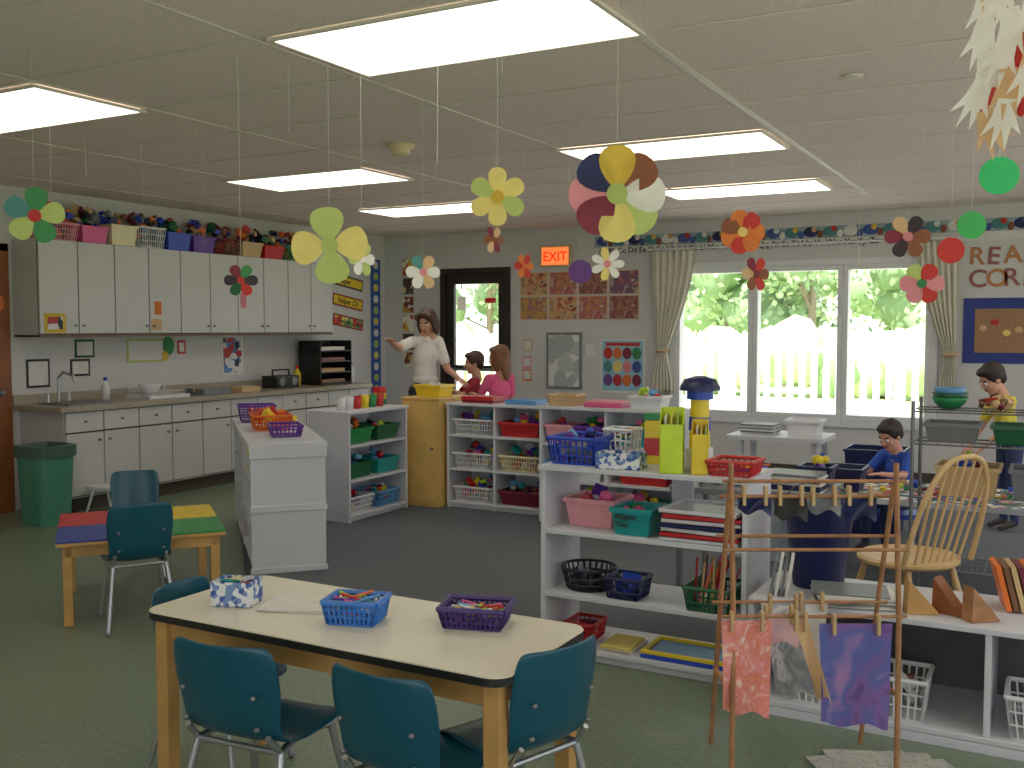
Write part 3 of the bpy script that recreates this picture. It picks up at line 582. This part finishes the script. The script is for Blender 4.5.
flower((-.80,4.69,1.84),.09,['white','tan'],'white',6,1.75)
disc((-.20,3.885,2.03),.065,mat('circle_green',(30,180,95),.6),.2); disc((-.32,4.39,1.91),.055,mat('circle_green2',(50,170,80),.6),.3); disc((-.39,4.35,1.81),.052,K['red'],.3)
o=MB('hanging_threads')
for k in range(34):
    x,y=random.uniform(-5.5,-.6),random.uniform(3.2,7.5); L_=random.uniform(.15,.7); o.cyl((x,y,HC),(x+random.uniform(-.01,.01),y,H-L_),.0006,.0006,strm,4)
o.build()
# paper bird with hand-cut feathers
o=MB('paper_bird_decoration'); rd=K['red']
o.ell((-.01,.02,.40),(.045,.012,.10),rd,14); o.ell((-.05,-.01,.47),(.03,.02,.04),K['green'],12); o.ell((-.03,.0,.10),(.03,.012,.09),artmat('red_white_print',[(200,50,50),(240,235,230),(210,60,60)],60,'v'),12)
o.ell((.03,.015,.16),(.03,.012,.1),rd,12)
for col in range(3):
    x0=(-.045,0.0,.045)[col]
    for k in range(6):
        z=.40-.065*k+.02*col; s_=(-1,1)[(k+col)%2]
        th=random.uniform(-.5,.1)*s_; M=Matrix.Translation((x0,-.012-.006*col-.001*k,z))@Matrix.Rotation(th,4,'Y')
        pl=[(-.018,0,0),(.018,0,0),(.024,0,-.04),(.040,-.004,-.075),(.018,0,-.058),(.014,-.004,-.11),(0,0,-.065),(-.014,-.004,-.115),(-.016,0,-.06),(-.04,-.004,-.085),(-.024,0,-.04)]
        o.add(pl,[tuple(range(11))],K['white'] if (k+col)%5 else K['tan'],M)
o.cyl((0,0,.45),(0,0,HC-1.90),.001,.001,strm,4); o.build((-.115,2.45,1.90),.1)
# ---------- right side
wood2=mat('twig_wood',(170,118,76),.7,var=.25,scale=18)
o=MB('drying_rack'); wv=.27; 
for sx in (-wv,wv):
    o.tube([(sx,-.02,.0),(sx+.004,.0,.55),(sx-.004,.03,1.06)],.009,wood2); o.tube([(sx,.32,.0),(sx,.18,.55),(sx,.05,1.0)],.009,wood2)
    o.cyl((sx,-.01,.3),(sx,.26,.3),.008,.008,wood2)
for y,z in ((-.0,.56),(.03,1.0),(.17,.56),(.0,.78),(.12,.8),(.09,.94)): o.cyl((-wv-.03,y,z),(wv+.03,y,z),.006,.006,wood2,8)
RK=o.build((-.675,3.28,0),math.radians(28.8))
def sheet(name,loc,w_,h_,m,curl=.02,roll=0):
    o=MB(name); vs=[];nx,nz=10,10
    for j in range(nz+1):
        for i in range(nx+1):
            u_=i/nx-.5;v_=j/nz; vs.append((u_*w_*(1-.12*v_)+roll*v_*h_,curl*math.sin(u_*5+v_*3)*v_+.004,-v_*h_+.012*math.sin(u_*9)*v_))
    o.add(vs,[(j*(nx+1)+i,j*(nx+1)+i+1,(j+1)*(nx+1)+i+1,(j+1)*(nx+1)+i) for j in range(nz) for i in range(nx)],m,sm=True)
    for cx in (-w_*.3,w_*.3): o.box(cx-.005,cx+.005,-.012,.014,-.035,.03,P['tan'])
    return o.build(loc,parent=RK)
sheet('drying_painting',(-.225,-.014,.55),.165,.31,artmat('pink_painting',[(250,215,180),(244,150,150),(236,130,96),(250,205,200)],14,'noise',dist=2))
sheet('drying_painting',(.13,-.014,.54),.24,.34,artmat('purple_painting',[(60,60,100),(130,90,160),(84,96,166),(160,120,170)],5,'noise',dist=1))
sheet('drying_painting',(-.06,.16,.56),.15,.32,artmat('grey_painting',[(220,220,216),(150,154,160),(240,240,238),(190,170,170)],8,'noise',dist=1),.03,.15)
sheet('drying_painting',(-.05,-.014,.55),.05,.26,K['tan'],.03,.3)
sheet('drying_painting',(-.11,.03,.56),.14,.1,mat('pale_pink_paper',(240,200,205),.8),.03,.0)
sheet('drying_painting',(.04,.17,.565),.12,.2,K['white'],.03,-.1)
for k,(lx,cm_) in enumerate(((-.18,'navy'),(-.06,'dark'),(.05,'grey'),(.17,'navy'))):
    sheet('drying_painting',(lx,.09,.945),.12,.06+.02*(k%2),P['navy'] if cm_=='navy' else (INK if cm_=='dark' else P['grey']),.02)
o=MB('newspaper'); 
for k in range(5): o.cb((random.uniform(-.2,.4),random.uniform(-.08,.08),.002+.002*k),(.36,.26,.0015),artmat('newsprint',[(186,184,176),(170,168,162),(192,190,182)],90,'v'),(0,0,random.uniform(0,.6)))
o.build((-.60,3.45,.0),.2)
fm=white
o=MB('low_shelf'); x0,x1,y0,y1=-1.04,.7,3.80,4.30
for z in (.06,.45): o.box(x0,x1,y0,y1,z-.022,z,fm)
for x in (x0,-.2,x1-.022): o.box(x,x+.022,y0+.01,y1-.01,0,.428,fm)
o.box(x0,x1,y0,y0+.015,0,.036,fm); o.box(x0+.022,x1-.022,y1-.01,y1-.002,.06,.428,mat('shelf_back_grey',(96,96,100),.7)); o.build(bevel=.003)
for x,w_ in ((-.78,.2),(-.50,.22),(-.0,.26)): 
    basket('plastic_basket',(x,3.93,.061),w_,.22,.15,P['whitep']); toys('toy_pile',(x,3.93,.07),w_*.75,.16,.12,12,[P['whitep'],P['grey'],P['brownp'],P['tan']],sz=.04)
ovb=MB('paint_bucket'); ovb.lathe((0,0,0),[(0,0),(.1,0),(.14,.33),(.15,.33),(.15,.35),(.135,.35),(.1,.01),(0,.01)],mat('bucket_navy',(24,34,92),.4),24)
ovb.tube([(-.145,0,.34),(-.1,0,.40),(0,0,.43),(.1,0,.40),(.145,0,.34)],.004,steel,6); ovb.build((-.84,4.13,.451))
o=MB('paper_stack')
for k in range(10): o.cb((random.uniform(-.02,.02),random.uniform(-.01,.01),.003+.005*k),(.28,.2,.004),K['white'] if k%3 else P['grey'],(0,0,random.uniform(-.1,.1)))
o.build((-.66,3.92,.451),.3)
o=MB('book_row')
for k in range(4): o.cb((.02*k,0,.07),(.012,.14,.14+.01*(k%2)),K['white'] if k%2 else P['grey'],(0,.15,0))
o.build((-.97,3.93,.455),.2)
o=MB('wooden_wedge_blocks')
for k,(x,y,r_,c_) in enumerate(((0,0,.3,oak),(.1,.03,-.5,brown),(.2,-.02,.6,wood2))):
    M=Matrix.Translation((x,y,0))@Matrix.Rotation(r_,4,'Z'); o.add([(-.06,-.03,0),(.06,-.03,0),(.06,.03,0),(-.06,.03,0),(-.055,-.03,.13),(-.055,.03,.13)],[(3,2,1,0),(0,1,4),(2,3,5),(1,2,5,4),(3,0,4,5)],c_,M)
o.build((-.42,3.90,.451),.1,.003)
o=MB('leaning_books'); 
for k in range(5): o.cb((.025*k,0,.085),(.018,.16,.17),[P['orange'],P['brownp'],P['tan'],P['maroon'],P['orange']][k],(0,-.25,0))
o.build((-.17,4.12,.455),.2)
def windsor(loc,rz):
    o=MB('windsor_chair'); m_=mat('light_oak',(222,182,124),.4,var=.1,scale=9)
    pts=[]
    for k in range(28):
        a=2*math.pi*k/28; rx=.23*(1+.06*math.cos(a*2)); pts.append((rx*math.cos(a),.22*math.sin(a)))
    n=28; vs=[(x*.9,y*.9,.41) for x,y in pts]+[(x,y,.425) for x,y in pts]+[(x,y,.438) for x,y in pts]+[(x*.93,y*.93,.448) for x,y in pts]+[(x*.6,y*.6,.438) for x,y in pts]
    o.add(vs,[tuple(reversed(range(n)))]+[(j*n+i,j*n+(i+1)%n,(j+1)*n+(i+1)%n,(j+1)*n+i) for j in range(4) for i in range(n)]+[tuple(range(4*n,5*n))],m_)
    for sx in (-1,1):
        for sy in (-1,1):
            a=Vector((sx*.13,sy*.13,.415)); b=Vector((sx*.2,sy*.2,0)); ps=[0,.15,.35,.6,.85,1]; rs=[.013,.016,.021,.014,.017,.010]
            for q in range(5): o.cyl(a.lerp(b,ps[q]),a.lerp(b,ps[q+1]),rs[q],rs[q+1],m_,10)
        o.cyl((sx*.165,-.165,.2),(sx*.165,.165,.2),.011,.011,m_,8)
    o.cyl((-.165,0,.2),(.165,0,.2),.011,.011,m_,8)
    bow=[]
    for k in range(25):
        a=math.pi*k/24; x=math.copysign(abs(math.cos(a))**.75,-math.cos(a))*.205; z=.44+.5*math.sin(a)**.75; bow.append((x,-.17-.15*((z-.44)/.5),z))
    o.tube(bow,.013,m_,8)
    for k in range(7):
        x=-.13+.26*k/6; xt=x*1.2; zt=.44+.5*math.sin(math.acos(min(1,(abs(xt)/.205)**(1/.75))))**.75
        o.cyl((x,-.165,.44),(xt,-.17-.15*((zt-.44)/.5),zt),.007,.006,m_,8)
    return o.build(loc,rz)
windsor((-.59,4.90,CZ),.92)
o=MB('wire_shelving'); x0,x1,y0,y1=-.66,.4,5.55,5.9
for x in (x0,x1):
    for y in (y0,y1): o.cyl((x,y,CZ),(x,y,1.12),.010,.010,steel)
for z in (.25,.62,.9,1.07):
    for k in range(19): x=x0+(x1-x0)*k/18; o.cyl((x,y0,z),(x,y1,z),.003,.003,steel,5)
    for y in (y0,(y0+y1)/2,y1): o.cyl((x0,y,z-.004),(x1,y,z-.004),.005,.005,steel,6)
o.build()
def bowl(name,loc,r,h,m): o=MB(name); o.lathe((0,0,0),[(0,0),(r*.5,0),(r*.85,h*.5),(r,h),(r*.94,h),(r*.78,h*.5),(r*.45,h*.1),(0,h*.1)],m); return o.build(loc)
o=MB('stacked_bowls')
for dz,r,mm in ((0,.09,'green'),(.025,.09,'dgreen'),(.05,.08,'sky')): o.lathe((0,0,dz),[(0,0),(r*.5,0),(r*.85,.03),(r,.06),(r*.94,.06),(r*.78,.03),(r*.45,.006),(0,.006)],P[mm])
o.build((-.50,5.72,1.075)) 
LAST[0]=None
toys('toy_pile',(-.28,5.72,1.078),.2,.22,.06,16,[P['red'],P['brownp'],P['maroon'],P['tan']],sz=.04); toys('toy_pile',(.05,5.72,1.078),.24,.22,.08,14,sz=.04); bin_('plastic_bin',(-.48,5.72,.905),.26,.24,.1,P['grey']); bin_('plastic_bin',(-.15,5.72,.905),.28,.24,.1,P['dgreen']); bin_('plastic_bin',(-.4,5.72,.625),.3,.26,.16,P['tan']); toys('toy_pile',(-.4,5.72,.63),.24,.2,.2,20); bin_('plastic_bin',(-.05,5.72,.625),.3,.26,.16,P['grey'])
o=MB('project_table'); slab(o,rrect(-1.4,.25,6.1,6.85,.08),.47,.5,artmat('patterned_cloth',[(40,100,120),(200,90,100),(230,200,160),(70,130,100),(60,80,140),(230,230,220)],22,'v'),white)
for x in (-1.3,.13):
    for y in (6.18,6.74): o.cyl((x,y,CZ),(x,y,.47),.018,.018,steel)
o.build(); LAST[0]=None
toys('craft_supplies',(-.55,6.47,.503),.8,.5,.04,36,sz=.035)
books('book_stack',(.05,6.3,.501),.25,.2,4); bin_('plastic_bin',(-1.18,6.4,.501),.3,.25,.14,P['navy'])
o=MB('art_supply_table'); slab(o,rrect(-1.75,-.97,4.85,5.4,.03),.66,.69,P['grey'],P['grey'])
for x in (-1.7,-1.04):
    for y in (4.9,5.33): o.cyl((x,y,CZ),(x,y,.66),.016,.016,steel)
o.build(); LAST[0]=None; toys('craft_supplies',(-1.5,5.12,.694),.4,.4,.08,46,[P['navy'],P['blue'],black,P['grey'],P['maroon'],P['orange'],P['whitep'],P['purple']],sz=.045)
books('paper_stack',(-1.13,5.0,.691),.26,.2,7,[K['white'],P['grey'],P['navy'],P['maroon']]); bin_('plastic_bin',(-1.08,5.26,.691),.16,.16,.1,P['navy']); toys('toy_pile',(-1.08,5.26,.7),.12,.12,.14,12,sz=.04)
o=MB('white_side_table'); slab(o,rrect(-2.15,-1.45,7.2,7.7,.03),.68,.71,white,white)
for x in (-2.08,-1.54):
    for y in (7.26,7.62): o.box(x,x+.04,y,y+.04,CZ,.68,white)
o.build(); books('book_stack',(-1.95,7.4,.711),.25,.2,6,[P['whitep'],P['grey'],K['white']]); bin_('plastic_bin',(-1.62,7.42,.711),.24,.2,.12,P['whitep']); 
bin_('storage_tub',(-1.15,7.65,CZ),.4,.35,.62,P['navy']); bin_('storage_tub',(-1.72,6.5,CZ),.42,.35,.5,mat('tub_clear',(170,180,190),.3)); toys('toy_pile',(-1.72,6.5,.1),.3,.28,.45,30)
# ---------- outside
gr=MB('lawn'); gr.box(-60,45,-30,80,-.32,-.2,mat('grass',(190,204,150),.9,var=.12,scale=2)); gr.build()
gr=MB('patio'); cn=mat('concrete',(212,208,198),.9)
gr.box(-12,8,YB+.21,14.5,-.19,-.1,cn); gr.box(BX1+.21,9,-7,YB+.2,-.19,-.1,cn); gr.box(-12,BX1+.2,-7,YF-.21,-.19,-.1,cn); gr.build()
fw=mat('fence_white',(240,240,240),.6)
fe=MB('picket_fence'); x=-14
while x<8: 
    fe.box(x,x+.085,14.6,14.63,-.19,1.40,fw); fe.add([(x,14.6,1.40),(x+.085,14.6,1.40),(x+.0425,14.6,1.47),(x,14.63,1.40),(x+.085,14.63,1.40),(x+.0425,14.63,1.47)],[(0,1,2),(5,4,3),(0,2,5,3),(1,4,5,2)],fw); x+=.17
for z in (.2,1.15): fe.box(-14,8,14.63,14.67,z,z+.09,fw)
x=-14
while x<8: fe.box(x,x+.1,14.67,14.77,-.19,1.5,fw); x+=2.4
fe.build()
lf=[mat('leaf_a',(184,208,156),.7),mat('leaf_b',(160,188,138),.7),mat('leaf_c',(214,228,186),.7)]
bark=mat('bark',(150,132,112),.9)
def tree(loc,h,r,n=1500):
    o=MB('tree'); o.cyl((0,0,0),(0,0,h*.6),.18,.10,bark,10); bl=[]
    for k in range(11):
        a=random.uniform(0,6.28); rr_=random.uniform(.2,.8)*r; c_=Vector((rr_*math.cos(a),rr_*math.sin(a),random.uniform(.22,.95)*h)); bl.append((c_,r*random.uniform(.28,.42))); o.cyl((0,0,max(.1*h,c_.z*.6)),c_,.05,.02,bark,6)
        o.ell(c_,[bl[-1][1]*.75]*3,lf[1],12,disp=.5)
    for k in range(n):
        c_,br=random.choice(bl); d_=Vector((random.gauss(0,1),random.gauss(0,1),random.gauss(0,1))).normalized()*br*random.uniform(.7,1.3); p=c_+d_
        a_=Vector((random.gauss(0,1),random.gauss(0,1),random.gauss(0,1))).normalized()*.13; b_=d_.cross(a_); b_=b_.normalized()*.09 if b_.length>1e-4 else Vector((0,0,.09))
        o.add([p-a_,p-b_,p+a_,p+b_],[(0,1,2,3)],lf[k%3])
    return o.build(loc)
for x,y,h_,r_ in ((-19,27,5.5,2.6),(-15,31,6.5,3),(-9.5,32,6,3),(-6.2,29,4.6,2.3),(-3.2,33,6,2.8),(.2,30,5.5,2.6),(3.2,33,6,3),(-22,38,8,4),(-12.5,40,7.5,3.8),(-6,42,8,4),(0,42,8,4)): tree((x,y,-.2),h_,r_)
hd=MB('hedge')
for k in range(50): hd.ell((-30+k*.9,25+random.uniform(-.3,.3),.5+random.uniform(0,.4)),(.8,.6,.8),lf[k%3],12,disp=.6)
hd.build()
# ---------- PEOPLE
class Body:
    def __init__(s): s.p=[]
    def c(s,p0,r0,p1,r1,l): s.p.append(('c',Vector(p0),r0,Vector(p1),r1,l)); return s
    def e(s,c,rad,l,R=None): s.p.append(('e',Vector(c),Vector(rad),R or Matrix.Identity(3),0,l)); return s
    def build(s,name,mats,voxel,parent,sm=2):
        o=MB(name+'_src'); dm=list(mats.values())[0]
        for q in s.p:
            if q[0]=='c':
                _,a,r0,b,r1,l=q; o.cyl(a,b,r0,r1,dm,16); o.ell(a,(r0,)*3,dm,16); o.ell(b,(r1,)*3,dm,16)
            else: o.ell(q[1],q[2],dm,20,M=q[3])
        ob=o.build(); r=ob.modifiers.new('r','REMESH'); r.mode='VOXEL'; r.voxel_size=voxel; r.adaptivity=0
        k=ob.modifiers.new('s','SMOOTH'); k.factor=.5; k.iterations=sm
        dg=bpy.context.evaluated_depsgraph_get(); me=bpy.data.meshes.new_from_object(ob.evaluated_get(dg)); bpy.data.objects.remove(ob)
        me.name=name; me.materials.clear(); names=list(mats)
        for n in names: me.materials.append(mats[n])
        nf=len(me.polygons); C=np.empty(nf*3); me.polygons.foreach_get('center',C); C=C.reshape(-1,3)
        best=np.full(nf,1e9); lab=np.zeros(nf,dtype=np.int32)
        for q in s.p:
            if q[0]=='c':
                a=np.array(q[1]);b=np.array(q[3]); ab_=b-a; L2=max(1e-9,ab_@ab_); t_=np.clip(((C-a)@ab_)/L2,0,1); d_=np.linalg.norm(C-(a+t_[:,None]*ab_),axis=1)-(q[2]+(q[4]-q[2])*t_)
            else:
                R_=np.array(q[3]); lc=(C-np.array(q[1]))@R_; rad=np.array(q[2]); k_=np.linalg.norm(lc/rad,axis=1); d_=(k_-1)*rad.min()
            i_=d_<best; best[i_]=d_[i_]; lab[i_]=names.index(q[5])
        me.polygons.foreach_set('material_index',lab); me.polygons.foreach_set('use_smooth',np.ones(nf,dtype=bool)); me.update()
        ob=bpy.data.objects.new(name,me); COL.objects.link(ob); ob.parent=parent; return ob
skin=mat('skin',(214,154,128),.55,var=.03); lipm=mat('lips',(176,82,78),.5); eyew=mat('eye_white',(235,232,228),.3); eyeb=mat('iris_dark',(44,30,22),.3)
def head(par,c,hh,yaw,pitch,hairm,style):
    R=(Euler((0,0,yaw)).to_matrix()@Euler((pitch,0,0)).to_matrix()); c=Vector(c)
    T=lambda p:c+R@(Vector(p)*hh)
    b=Body()
    E=lambda p,r,l: b.e(T(p),Vector(r)*hh,l,R)
    E((0,-.05,.1),(.32,.40,.38),'skin'); E((0,.1,-.12),(.265,.27,.33),'skin'); E((0,.2,-.36),(.13,.12,.1),'skin')
    for sx in (-1,1):
        E((sx*.325,-.02,-.04),(.035,.08,.12),'skin'); E((sx*.15,.24,-.12),(.1,.09,.09),'skin'); E((sx*.13,.31,.09),(.09,.05,.025),'brow')
    b.c(T((0,.34,.03)),.03*hh,T((0,.42,-.11)),.048*hh,'skin'); E((0,.345,-.235),(.095,.035,.022),'lips'); E((0,.34,-.265),(.08,.035,.022),'lips')
    b.c(T((0,-.06,-.25)),.2*hh,T((0,-.08,-.72)),.23*hh,'skin')
    b.build('head',{'skin':skin,'lips':lipm,'brow':hairm},.0045,par,1)
    o=MB('eyes')
    for sx in (-1,1):
        o.ell(T((sx*.125,.315,0)),(.055*hh,)*3,eyew,12); o.ell(T((sx*.125,.352,0)),(.027*hh,)*3,eyeb,10)
    o.build(parent=par)
    h=Body(); HE=lambda p,r: h.e(T(p),Vector(r)*hh,'hair',R)
    HE((0,-.11,.17),(.40,.42,.41)); HE((0,.12,.37),(.29,.24,.15))
    if style=='bob':
        for sx in (-1,1): HE((sx*.34,-.06,-.12),(.11,.28,.42)); HE((sx*.26,.2,.28),(.15,.18,.16))
        HE((0,-.34,-.15),(.36,.2,.46))
    elif style=='short': HE((0,-.27,.0),(.33,.2,.32)); HE((0,.2,.37),(.26,.18,.11))
    elif style=='long':
        for sx in (-1,1): HE((sx*.32,-.1,-.1),(.1,.26,.44))
        HE((0,-.34,-.3),(.32,.16,.62))
    h.build('hair',{'hair':hairm},.007,par,1)
def hand(par,w,d,n,k=1.0,curl=.35,name='hand',tside=1):
    d=Vector(d).normalized(); n=Vector(n); n=(n-d*n.dot(d)).normalized(); s=d.cross(n)*tside; w=Vector(w); b=Body()
    R=Matrix((s,d,n)).transposed()
    if R.determinant()<0: R=Matrix((s,d,-n)).transposed()
    b.e(w+d*.045*k,Vector((.04,.05,.015))*k,'skin',R); b.c(w-d*.04*k,.024*k,w+d*.02*k,.024*k,'skin')
    for off,L in ((-.03,.058),(-.010,.072),(.010,.078),(.030,.070)):
        p=w+d*.082*k+s*off*k; dd=(d+s*off*3).normalized(); r=.0082*k
        for q in range(3):
            dd=(dd+n*curl*(.5+.3*q)).normalized(); p2=p+dd*(L*k*(.42,.32,.26)[q]); b.c(p,r,p2,r*.92,'skin'); p=p2; r*=.92
    p=w+d*.02*k+s*.03*k; dd=(d*.6+s*.75+n*.2).normalized(); p2=p+dd*.034*k; b.c(p,.011*k,p2,.0095*k,'skin'); p3=p2+(dd+d*.6+n*.2).normalized()*.028*k; b.c(p2,.0095*k,p3,.008*k,'skin')
    b.build(name,{'skin':skin},.0032*max(k,.8),par,1)
def person(name,loc,rz,J,top,bot,hairm,style,hh,hyaw,hpitch,rad=1.0,sleeve='short',hk=1.0,tf=1.0):
    e=empty(name,loc,rz); b=Body(); V=lambda k:Vector(J[k]); r=rad; shoe=mat('shoe',(60,50,48),.6)
    pel,che,nk=V('pelvis'),V('chest'),V('neck'); up=(nk-pel).normalized(); sh=(V('shR')-V('shL')).normalized(); fw=up.cross(sh); fw.normalize(); R=Matrix((sh,fw,up)).transposed()
    if R.determinant()<0: R=Matrix((sh,-fw,up)).transposed()
    sw=(V('shR')-V('shL')).length/2*tf; TL=(nk-pel).length
    b.e(pel,(sw*.92,sw*.66,TL*.24),'bot',R); b.e(pel.lerp(che,.5),(sw*.82,sw*.60,TL*.36),'top',R); b.e(che,(sw*.92,sw*.64,TL*.36),'top',R); b.e(pel+up*TL*.14,(sw*.94,sw*.70,TL*.14),'top',R)
    b.c(V('shL'),.050*r,V('shR'),.050*r,'top'); b.c(nk-up*.05,.052*r,nk+up*.03,.045*r,'skin'); b.c(V('shL')*.5+V('shR')*.5,.06*r,nk-up*.03,.058*r,'top')
    for S in 'LR':
        s_,el,wr=V('sh'+S),V('el'+S),V('wr'+S); mid=s_.lerp(el,.7)
        b.c(s_,.054*r,mid,.052*r,'top'); b.c(mid,.040*r,el,.036*r,'skin' if sleeve=='short' else 'top'); b.c(el,.036*r,wr,.025*r,'skin' if sleeve=='short' else 'top')
        hp,kn,an,to=V('hp'+S),V('kn'+S),V('an'+S),V('to'+S)
        b.c(hp,.088*r,kn,.058*r,'bot'); b.c(kn,.058*r,kn.lerp(an,.3),.056*r,'bot'); b.c(kn.lerp(an,.3),.056*r,an,.042*r,'bot'); b.c(an+Vector((0,0,-.02)),.038*r,to,.03*r,'shoe'); 
        dr=(wr-el).normalized(); pn=Vector(J.get('pn'+S,(0,0,-1))); hand(e,wr+dr*.01,dr,pn,hk,.25,'hand_'+S.lower(),1 if S=='R' else -1)
    b.build('body',{'top':top,'bot':bot,'skin':skin,'shoe':shoe},.0095,e,2)
    head(e,J['head'],hh,hyaw,hpitch,hairm,style); return e
hb=mat('hair_brown',(64,36,24),.6,var=.25,scale=40); hd_=mat('hair_dark',(40,26,20),.6,var=.25,scale=40); hl=mat('hair_auburn',(120,74,46),.6,var=.25,scale=40)
face_cam=lambda x,y: math.atan2(-y,-x)-math.pi/2
W=(-5.35,8.0)
person('woman',(W[0],W[1],CZ),face_cam(*W)+.45,dict(pelvis=(0,0,.93),chest=(0,.0,1.22),neck=(0,.0,1.41),head=(0,.04,1.55),shL=(-.14,0,1.365),shR=(.14,0,1.365),elR=(.32,.08,1.31),wrR=(.46,.24,1.37),elL=(-.19,.09,1.10),wrL=(-.2,.30,1.02),
 hpL=(-.09,0,.88),hpR=(.09,0,.88),knL=(-.1,.02,.47),knR=(.1,.02,.47),anL=(-.1,-.02,.09),anR=(.1,-.02,.09),toL=(-.11,.13,.035),toR=(.11,.13,.035)),mat('shirt_cream',(232,224,218),.8),mat('pants_dark',(40,38,44),.8),hb,'bob',.235,-.95,-.35,hk=.95)
def kid(name,x,y,rz,top,bot,hairm,style,hs,arms,hyaw,hp,z0=CZ):
    s=hs/1.3; v=lambda a:tuple(q*s for q in a); J=dict(pelvis=(0,0,.66),chest=(0,0,.87),neck=(0,0,1.03),head=(0,.02,1.175),shL=(-.112,0,1.0),shR=(.112,0,1.0),hpL=(-.06,0,.62),hpR=(.06,0,.62),knL=(-.07,.015,.34),knR=(.07,.015,.34),anL=(-.07,-.01,.08),anR=(.07,-.01,.08),toL=(-.075,.1,.03),toR=(.075,.1,.03))
    J.update(arms); J={k:v(q) if not k.startswith('pn') else q for k,q in J.items()}
    return person(name,(x,y,z0),rz,J,top,bot,hairm,style,.225*s,hyaw,hp,rad=.74*s,hk=.75*s)
den=mat('denim',(50,62,100),.9)
kid('boy_in_red',-5.04,8.42,math.radians(28.8+100),mat('shirt_red',(160,36,48),.8),den,hb,'short',1.27,dict(elR=(.14,.16,.86),wrR=(.1,.36,.92),elL=(-.14,.14,.86),wrL=(-.12,.34,.95)),0,-.1)
kid('girl_in_pink',-4.57,8.07,math.radians(28.8+30),mat('shirt_pink',(232,90,140),.8),den,hl,'long',1.34,dict(elR=(.145,.03,.8),wrR=(.14,.16,.66),elL=(-.15,.1,.82),wrL=(-.12,.26,.84)),.5,-.1)
kid('boy_in_yellow',-.30,8.2,math.radians(28.8+95),mat('shirt_yellow',(226,206,70),.8),den,hd_,'short',1.27,dict(chest=(0,.05,.87),neck=(0,.09,1.02),head=(0,.16,1.145),shL=(-.112,.07,.99),shR=(.112,.07,.99),elR=(.15,.14,.78),wrR=(.1,.26,.64),elL=(-.15,.14,.78),wrL=(-.08,.26,.64)),0,-.5)
o=MB('classroom_stool'); o.cyl((0,0,.22),(0,0,.25),.15,.15,P['blue'],20)
for k in range(4): a=math.pi/4+k*math.pi/2; o.cyl((.1*math.cos(a),.1*math.sin(a),.22),(.15*math.cos(a),.15*math.sin(a),0),.01,.01,chrome,8)
o.build((-.92,7.16,CZ))
kid('boy_in_blue',-.92,7.12,math.radians(150),mat('shirt_blue',(40,84,190),.8),den,hd_,'short',1.14,dict(pelvis=(0,0,.40),chest=(0,.03,.60),neck=(0,.07,.76),head=(0,.13,.885),shL=(-.115,.05,.73),shR=(.115,.05,.73),elR=(.16,.17,.60),wrR=(.12,.34,.62),elL=(-.16,.17,.60),wrL=(-.12,.34,.62),hpL=(-.07,.02,.38),hpR=(.07,.02,.38),knL=(-.09,.28,.36),knR=(.09,.28,.36),anL=(-.09,.27,.08),anR=(.09,.27,.08),toL=(-.09,.37,.03),toR=(.09,.37,.03)),0,-.45)
# ---------- light & camera
sun=bpy.data.lights.new('sun','SUN'); sun.energy=12; sun.angle=.02; so=bpy.data.objects.new('sun',sun); COL.objects.link(so); so.rotation_euler=(math.radians(32),0,math.radians(-10)); sun.color=(1,.97,.92)
wd=bpy.data.worlds.new('world'); SC.world=wd; wd.use_nodes=True; bg=wd.node_tree.nodes['Background']; bg.inputs[0].default_value=(.88,.94,1,1); bg.inputs[1].default_value=3.0
cam=bpy.data.cameras.new('camera'); co=bpy.data.objects.new('camera',cam); COL.objects.link(co); SC.camera=co
co.location=(0,0,1.5); co.rotation_euler=(math.radians(90-3.22),0,math.radians(28.8)); cam.sensor_width=36; cam.lens=995/1024*36; cam.clip_start=.05
SC.view_settings.view_transform='Standard'; SC.view_settings.exposure=-.55; SC.view_settings.gamma=1.1
